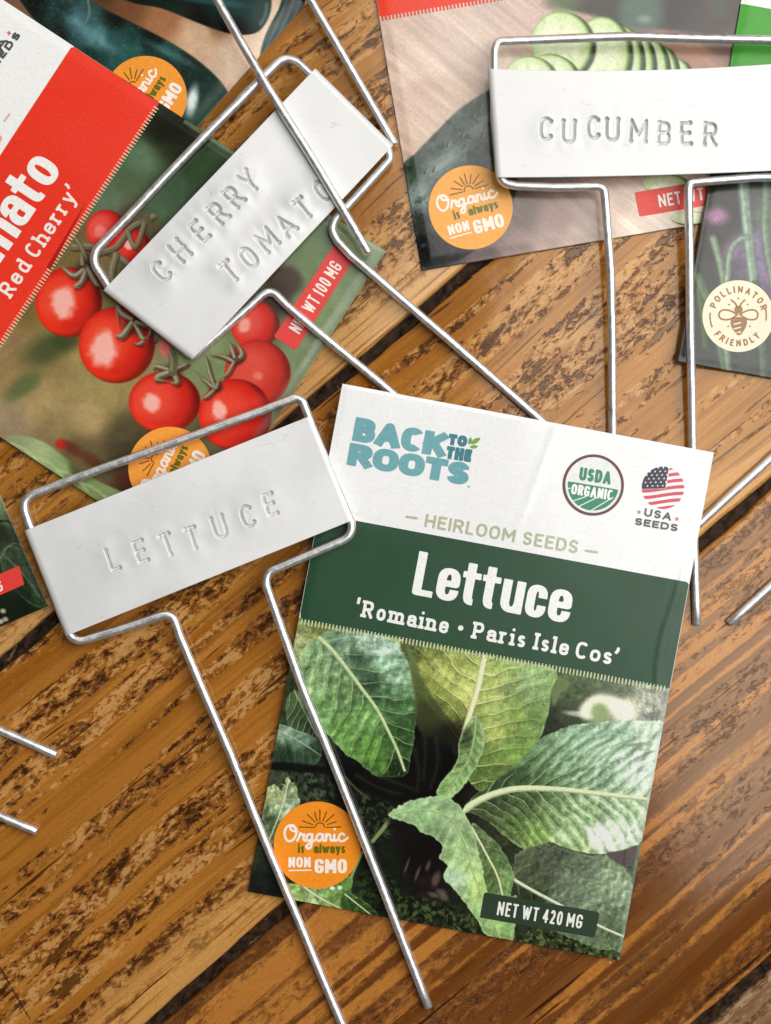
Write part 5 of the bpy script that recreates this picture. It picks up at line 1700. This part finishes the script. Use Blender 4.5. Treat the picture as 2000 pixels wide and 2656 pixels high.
def plate_mesh(quad, zc, parent, strokes=None, hw=4.0, depth=.00042, puff=.0004, bow=None, g=2.2, wrap=(True, True)):
    """sheet metal name plate; quad TL, TR, BR, BL in photo px, zc four corner heights (mm); stamped strokes in photo px"""
    L = np.hypot(*(np.array(quad[1], float) - quad[0])); Hh = np.hypot(*(np.array(quad[3], float) - quad[0]))
    nu, nv = int(L / g), int(Hh / g)
    a, b = np.meshgrid(np.linspace(0, 1, nu), np.linspace(0, 1, nv))
    XY = bil(quad, a, b)
    if bow is not None:
        XY = XY + bow(a, b)
    X, Y = XY[..., 0], XY[..., 1]
    zc = np.array(zc, float)
    Z = ((1 - a) * (1 - b) * zc[0] + a * (1 - b) * zc[1] + a * b * zc[2] + (1 - a) * b * zc[3]) * .001
    # ends rolled down round the rod
    r = 16.0
    for k, f in ((0, a * L), (1, (1 - a) * L)):
        if wrap[k]:
            t = np.clip(1 - f / r, 0, 1)
            Z = Z - .0009 * (1 - np.sqrt(np.clip(1 - t * t, 0, 1)))
    Z = Z + (fbm(a * 3.1 + quad[0][0], b * 1.7, 3) - .5) * .00022
    if strokes is not None:
        d = np.full(X.shape, 90.0)
        E = np.zeros(X.shape)
        for s in strokes:
            s = np.asarray(s)
            m = (X > s[:, 0].min() - 95) & (X < s[:, 0].max() + 95) & (Y > s[:, 1].min() - 95) & (Y < s[:, 1].max() + 95)
            dd = sd_line(X[m], Y[m], s, hw * .8)
            for e in (s[0], s[-1]):            # flared ends left by the punch
                dd = np.minimum(dd, np.hypot(X[m] - e[0], Y[m] - e[1]) - hw * 1.4)
            d[m] = np.minimum(d[m], dd)
            E[m] += np.exp(-np.clip(dd, -20, 200) / 9.0)
        groove = smooth(hw * .5, -hw * .6, d)
        var = .65 + .7 * fbm(X / 40, Y / 40, 2)
        Z = Z - depth * groove * var + puff * np.exp(-(np.clip(-9.0 * np.log(E + 1e-9) - 1, 0, None) / 24.0) ** 1.5) * (1 - groove) * var
    x, y = place(X.ravel(), Y.ravel(), Z.ravel())
    top = np.stack([x, y, Z.ravel()], 1)
    bot = top.copy(); bot[:, 2] -= .0004
    j, i = np.meshgrid(np.arange(nv - 1), np.arange(nu - 1), indexing='ij')
    k = j * nu + i
    q = np.stack([k, k + nu, k + nu + 1, k + 1], -1).reshape(-1, 4)
    n0 = len(top)
    q2 = q[:, ::-1] + n0
    ring = np.concatenate([np.arange(nu), np.arange(1, nv) * nu + nu - 1, (nv - 1) * nu + np.arange(nu - 2, -1, -1), np.arange(nv - 2, 0, -1) * nu])
    r2 = np.roll(ring, -1)
    sk = np.stack([ring, r2, r2 + n0, ring + n0], 1)
    return link_mesh('name_plate', np.concatenate([top, bot]), [q, q2, sk], PLATE, parent)


def marker(label, at):
    x, y = place(at[0], at[1], 0)
    return thing('plant_marker', (float(x), float(y), 0), label, 'plant marker', 'wire plant markers')


def centred(text, c0, c1, H, hw, **kw):
    """baseline of text whose first and last letters are centred on c0 and c1"""
    c0, c1 = np.array(c0, float), np.array(c1, float)
    d = (c1 - c0) / np.hypot(*(c1 - c0)); dn = np.array([-d[1], d[0]])
    wl = {'T': .6, 'O': .7, 'C': .64, 'Y': .68, 'R': .66, 'E': .56, 'L': .52}
    return lay_text(text, c0 - d * wl[text[0]] * H / 2 + dn * H / 2, c1 + d * wl[text[-1]] * H / 2 + dn * H / 2, H, hw, **kw)


def even_letters(text, centres, H, hw, ang, wf=.62):
    """each letter stamped by hand on its own centre (photo px)"""
    out = []
    for ch, (cx, cy, da) in zip(text, centres):
        w = CAPS[ch][0] * H * .88
        t = math.radians(ang + da)
        u = np.array([math.cos(t), math.sin(t)]); n = np.array([-math.sin(t), math.cos(t)])
        c = np.array([cx, cy], float)
        out += lay_text(ch, c - u * w / 2 + n * H / 2, c + u * w / 2 + n * H / 2, H, hw)
    return out


# --- CHERRY TOMATO marker
m = marker('wire plant marker with a white plate stamped CHERRY TOMATO, lying on the tomato packet', (640, 560))
wire_mesh([(1790, 1412, 1.1), (1400, 1087, 1.15), (1150, 868, 1.9), (910, 663, 3.2), (846, 596, 3.5, 46), (1024, 398, 3.9, 34), (747, 135, 4.6, 44), (672, 210, 4.6), (232, 664, 3.5, 36),
           (284, 744, 3.4), (500, 926, 3.1, 22), (522, 906, 3.1), (700, 746, 3.1, 40), (742, 789, 2.9), (1011, 1016, 1.3), (1330, 1280, 1.1)], m)
st = even_letters('CHERRY', [(418, 704, 0), (466, 650, 0), (517, 600, 2), (566, 552, 0), (606, 510, -2), (645, 470, 2)], 62, 4.2, -45)
st += even_letters('TOMATO', [(596, 704, 2), (645, 668, 0), (692, 622, 0), (740, 584, -2), (787, 540, 2), (838, 494, 0)], 62, 4.2, -41)
plate_mesh([(267, 754), (818, 177), (1020, 376), (497, 934)], (4.75, 5.9, 5.2, 4.4), m, st, 3.7, .00072, .00034, g=1.5)

# --- LETTUCE marker
m = marker('wire plant marker with a white plate stamped LETTUCE, legs lying across the lettuce packet', (490, 1360))
wire_mesh([(934, 2770, 1.1), (800, 2447, 1.9), (468, 1650, 3.2), (447, 1588, 3.4, 42), (318, 1631, 3.0), (190, 1670, 3.0, 36), (53, 1295, 3.2, 36), (171, 1251, 3.2), (741, 1043, 4.9), (778, 1028, 5.0, 40), (922, 1388, 6.1, 36),
           (820, 1430, 5.8), (680, 1490, 5.4, 44), (706, 1560, 5.5), (792, 1800, 5.1), (960, 2225, 3.2), (1113, 2612, 1.2)], m)
st = even_letters('LETTUCE', [(292, 1450, 0), (364, 1430, 0), (434, 1413, -2), (499, 1396, 0), (569, 1367, 0), (641, 1339, -1), (700, 1308, 1)], 62, 4.0, -18.5)
plate_mesh([(63, 1377), (809, 1077), (918, 1348), (171, 1650)], (4.5, 6.3, 7.1, 4.2), m, st, 3.4, .00075, .00016, g=1.5)

# --- CUCUMBER marker
m = marker('wire plant marker with a curved white plate stamped CUCUMBER, cut off at the right edge', (1640, 320))
wire_mesh([(1602, 1520, 1.1), (1597, 1340, 1.1), (1590, 1121, 2.0), (1584, 700, 4.6), (1570, 518, 5.4), (1566, 484, 5.5, 34), (1440, 487, 5.4), (1344, 484, 5.3), (1298, 474, 5.2, 26), (1284, 300, 5.4), (1283, 108, 5.6, 34), (1330, 107, 5.6), (1632, 94, 5.8),
           (2000, 103, 5.8), (2090, 106, 5.8, 34), (2080, 462, 5.6, 34), (1960, 462, 5.6), (1820, 472, 5.5), (1786, 474, 5.5, 34), (1789, 600, 5.0), (1796, 1159, 2.1), (1800, 1340, 1.3), (1808, 1621, 1.1)], m)


def bow(a, b):
    q = np.zeros(a.shape + (2,))
    q[..., 1] = (1 - (2 * a - 1) ** 2) * np.where(b < .5, 14 * (1 - 2 * b), 9 * (2 * b - 1)) * np.where(b < .5, 1.0, .6)
    q[..., 0] = (b - .5) * 0
    return q


st = even_letters('CUCUMBER', [(1416, 531, 0), (1475, 538, 0), (1539, 528, -2), (1588, 533, 0), (1656, 338 + 198, 2), (1722, 543, 3), (1779, 543, -3), (1842, 545, 2)], 62, 4.0, 1.0)
st = [np.asarray(s) + np.array([0, -197.]) for s in st]
plate_mesh([(1266, 178), (2098, 158), (2088, 438), (1286, 460)], (7.0, 7.2, 7.0, 6.8), m, st, 3.7, .00070, .00018, bow, g=1.5)

# --- marker whose legs come down from the top
m = marker('wire plant marker showing two long legs, crossing the CHERRY TOMATO plate from the top', (690, 100))
wire_mesh([(957, 656, 5.7), (700, 235, 7.4), (563, 0, 6.6), (395, -285, 5.0), (335, -390, 4.6, 40), (100, -270, 4.4, 36), (-40, -620, 4.4, 36), (690, -1030, 4.4, 36), (820, -690, 4.4, 36), (585, -535, 4.6, 40), (560, -420, 4.6, 0), (806, 0, 3.6), (1024, 374, 3.2)], m)
plate_mesh([(-30, -560), (700, -970), (810, -740), (85, -330)], (6, 6, 6, 6), m, None, g=8)

# --- marker at the left edge
m = marker('wire plant marker showing only two leg tips on the bare wood at the left edge', (60, 2040))
wire_mesh([(146, 1957, 1.1), (0, 1894, 1.1), (-900, 1505, 1.3, 40), (-840, 1380, 1.3, 36), (-1210, 1220, 1.3, 36), (-1480, 1900, 1.3, 36), (-1120, 2060, 1.3, 36), (-1000, 1690, 1.3, 40), (0, 2114, 1.1), (95, 2154, 1.1)], m)
plate_mesh([(-1220, 1220), (-900, 1350), (-1160, 2040), (-1480, 1910)], (2.7, 2.7, 2.7, 2.7), m, None, g=8)

# --- marker at the right edge
m = marker('wire plant marker showing only two legs on the brown wood at the right edge', (1940, 1400))
wire_mesh([(1700, 1460, 1.1), (1824, 1346, 1.1), (2000, 1186, 1.1), (2700, 545, 1.3, 40), (2570, 410, 1.3, 36), (2840, 130, 1.3, 36), (3370, 660, 1.3, 36), (3080, 950, 1.3, 36), (2880, 730, 1.3, 40), (2000, 1520, 1.1), (1891, 1617, 1.1)], m)
plate_mesh([(2860, 130), (3360, 640), (3090, 940), (2590, 400)], (2.7, 2.7, 2.7, 2.7), m, None, g=8)
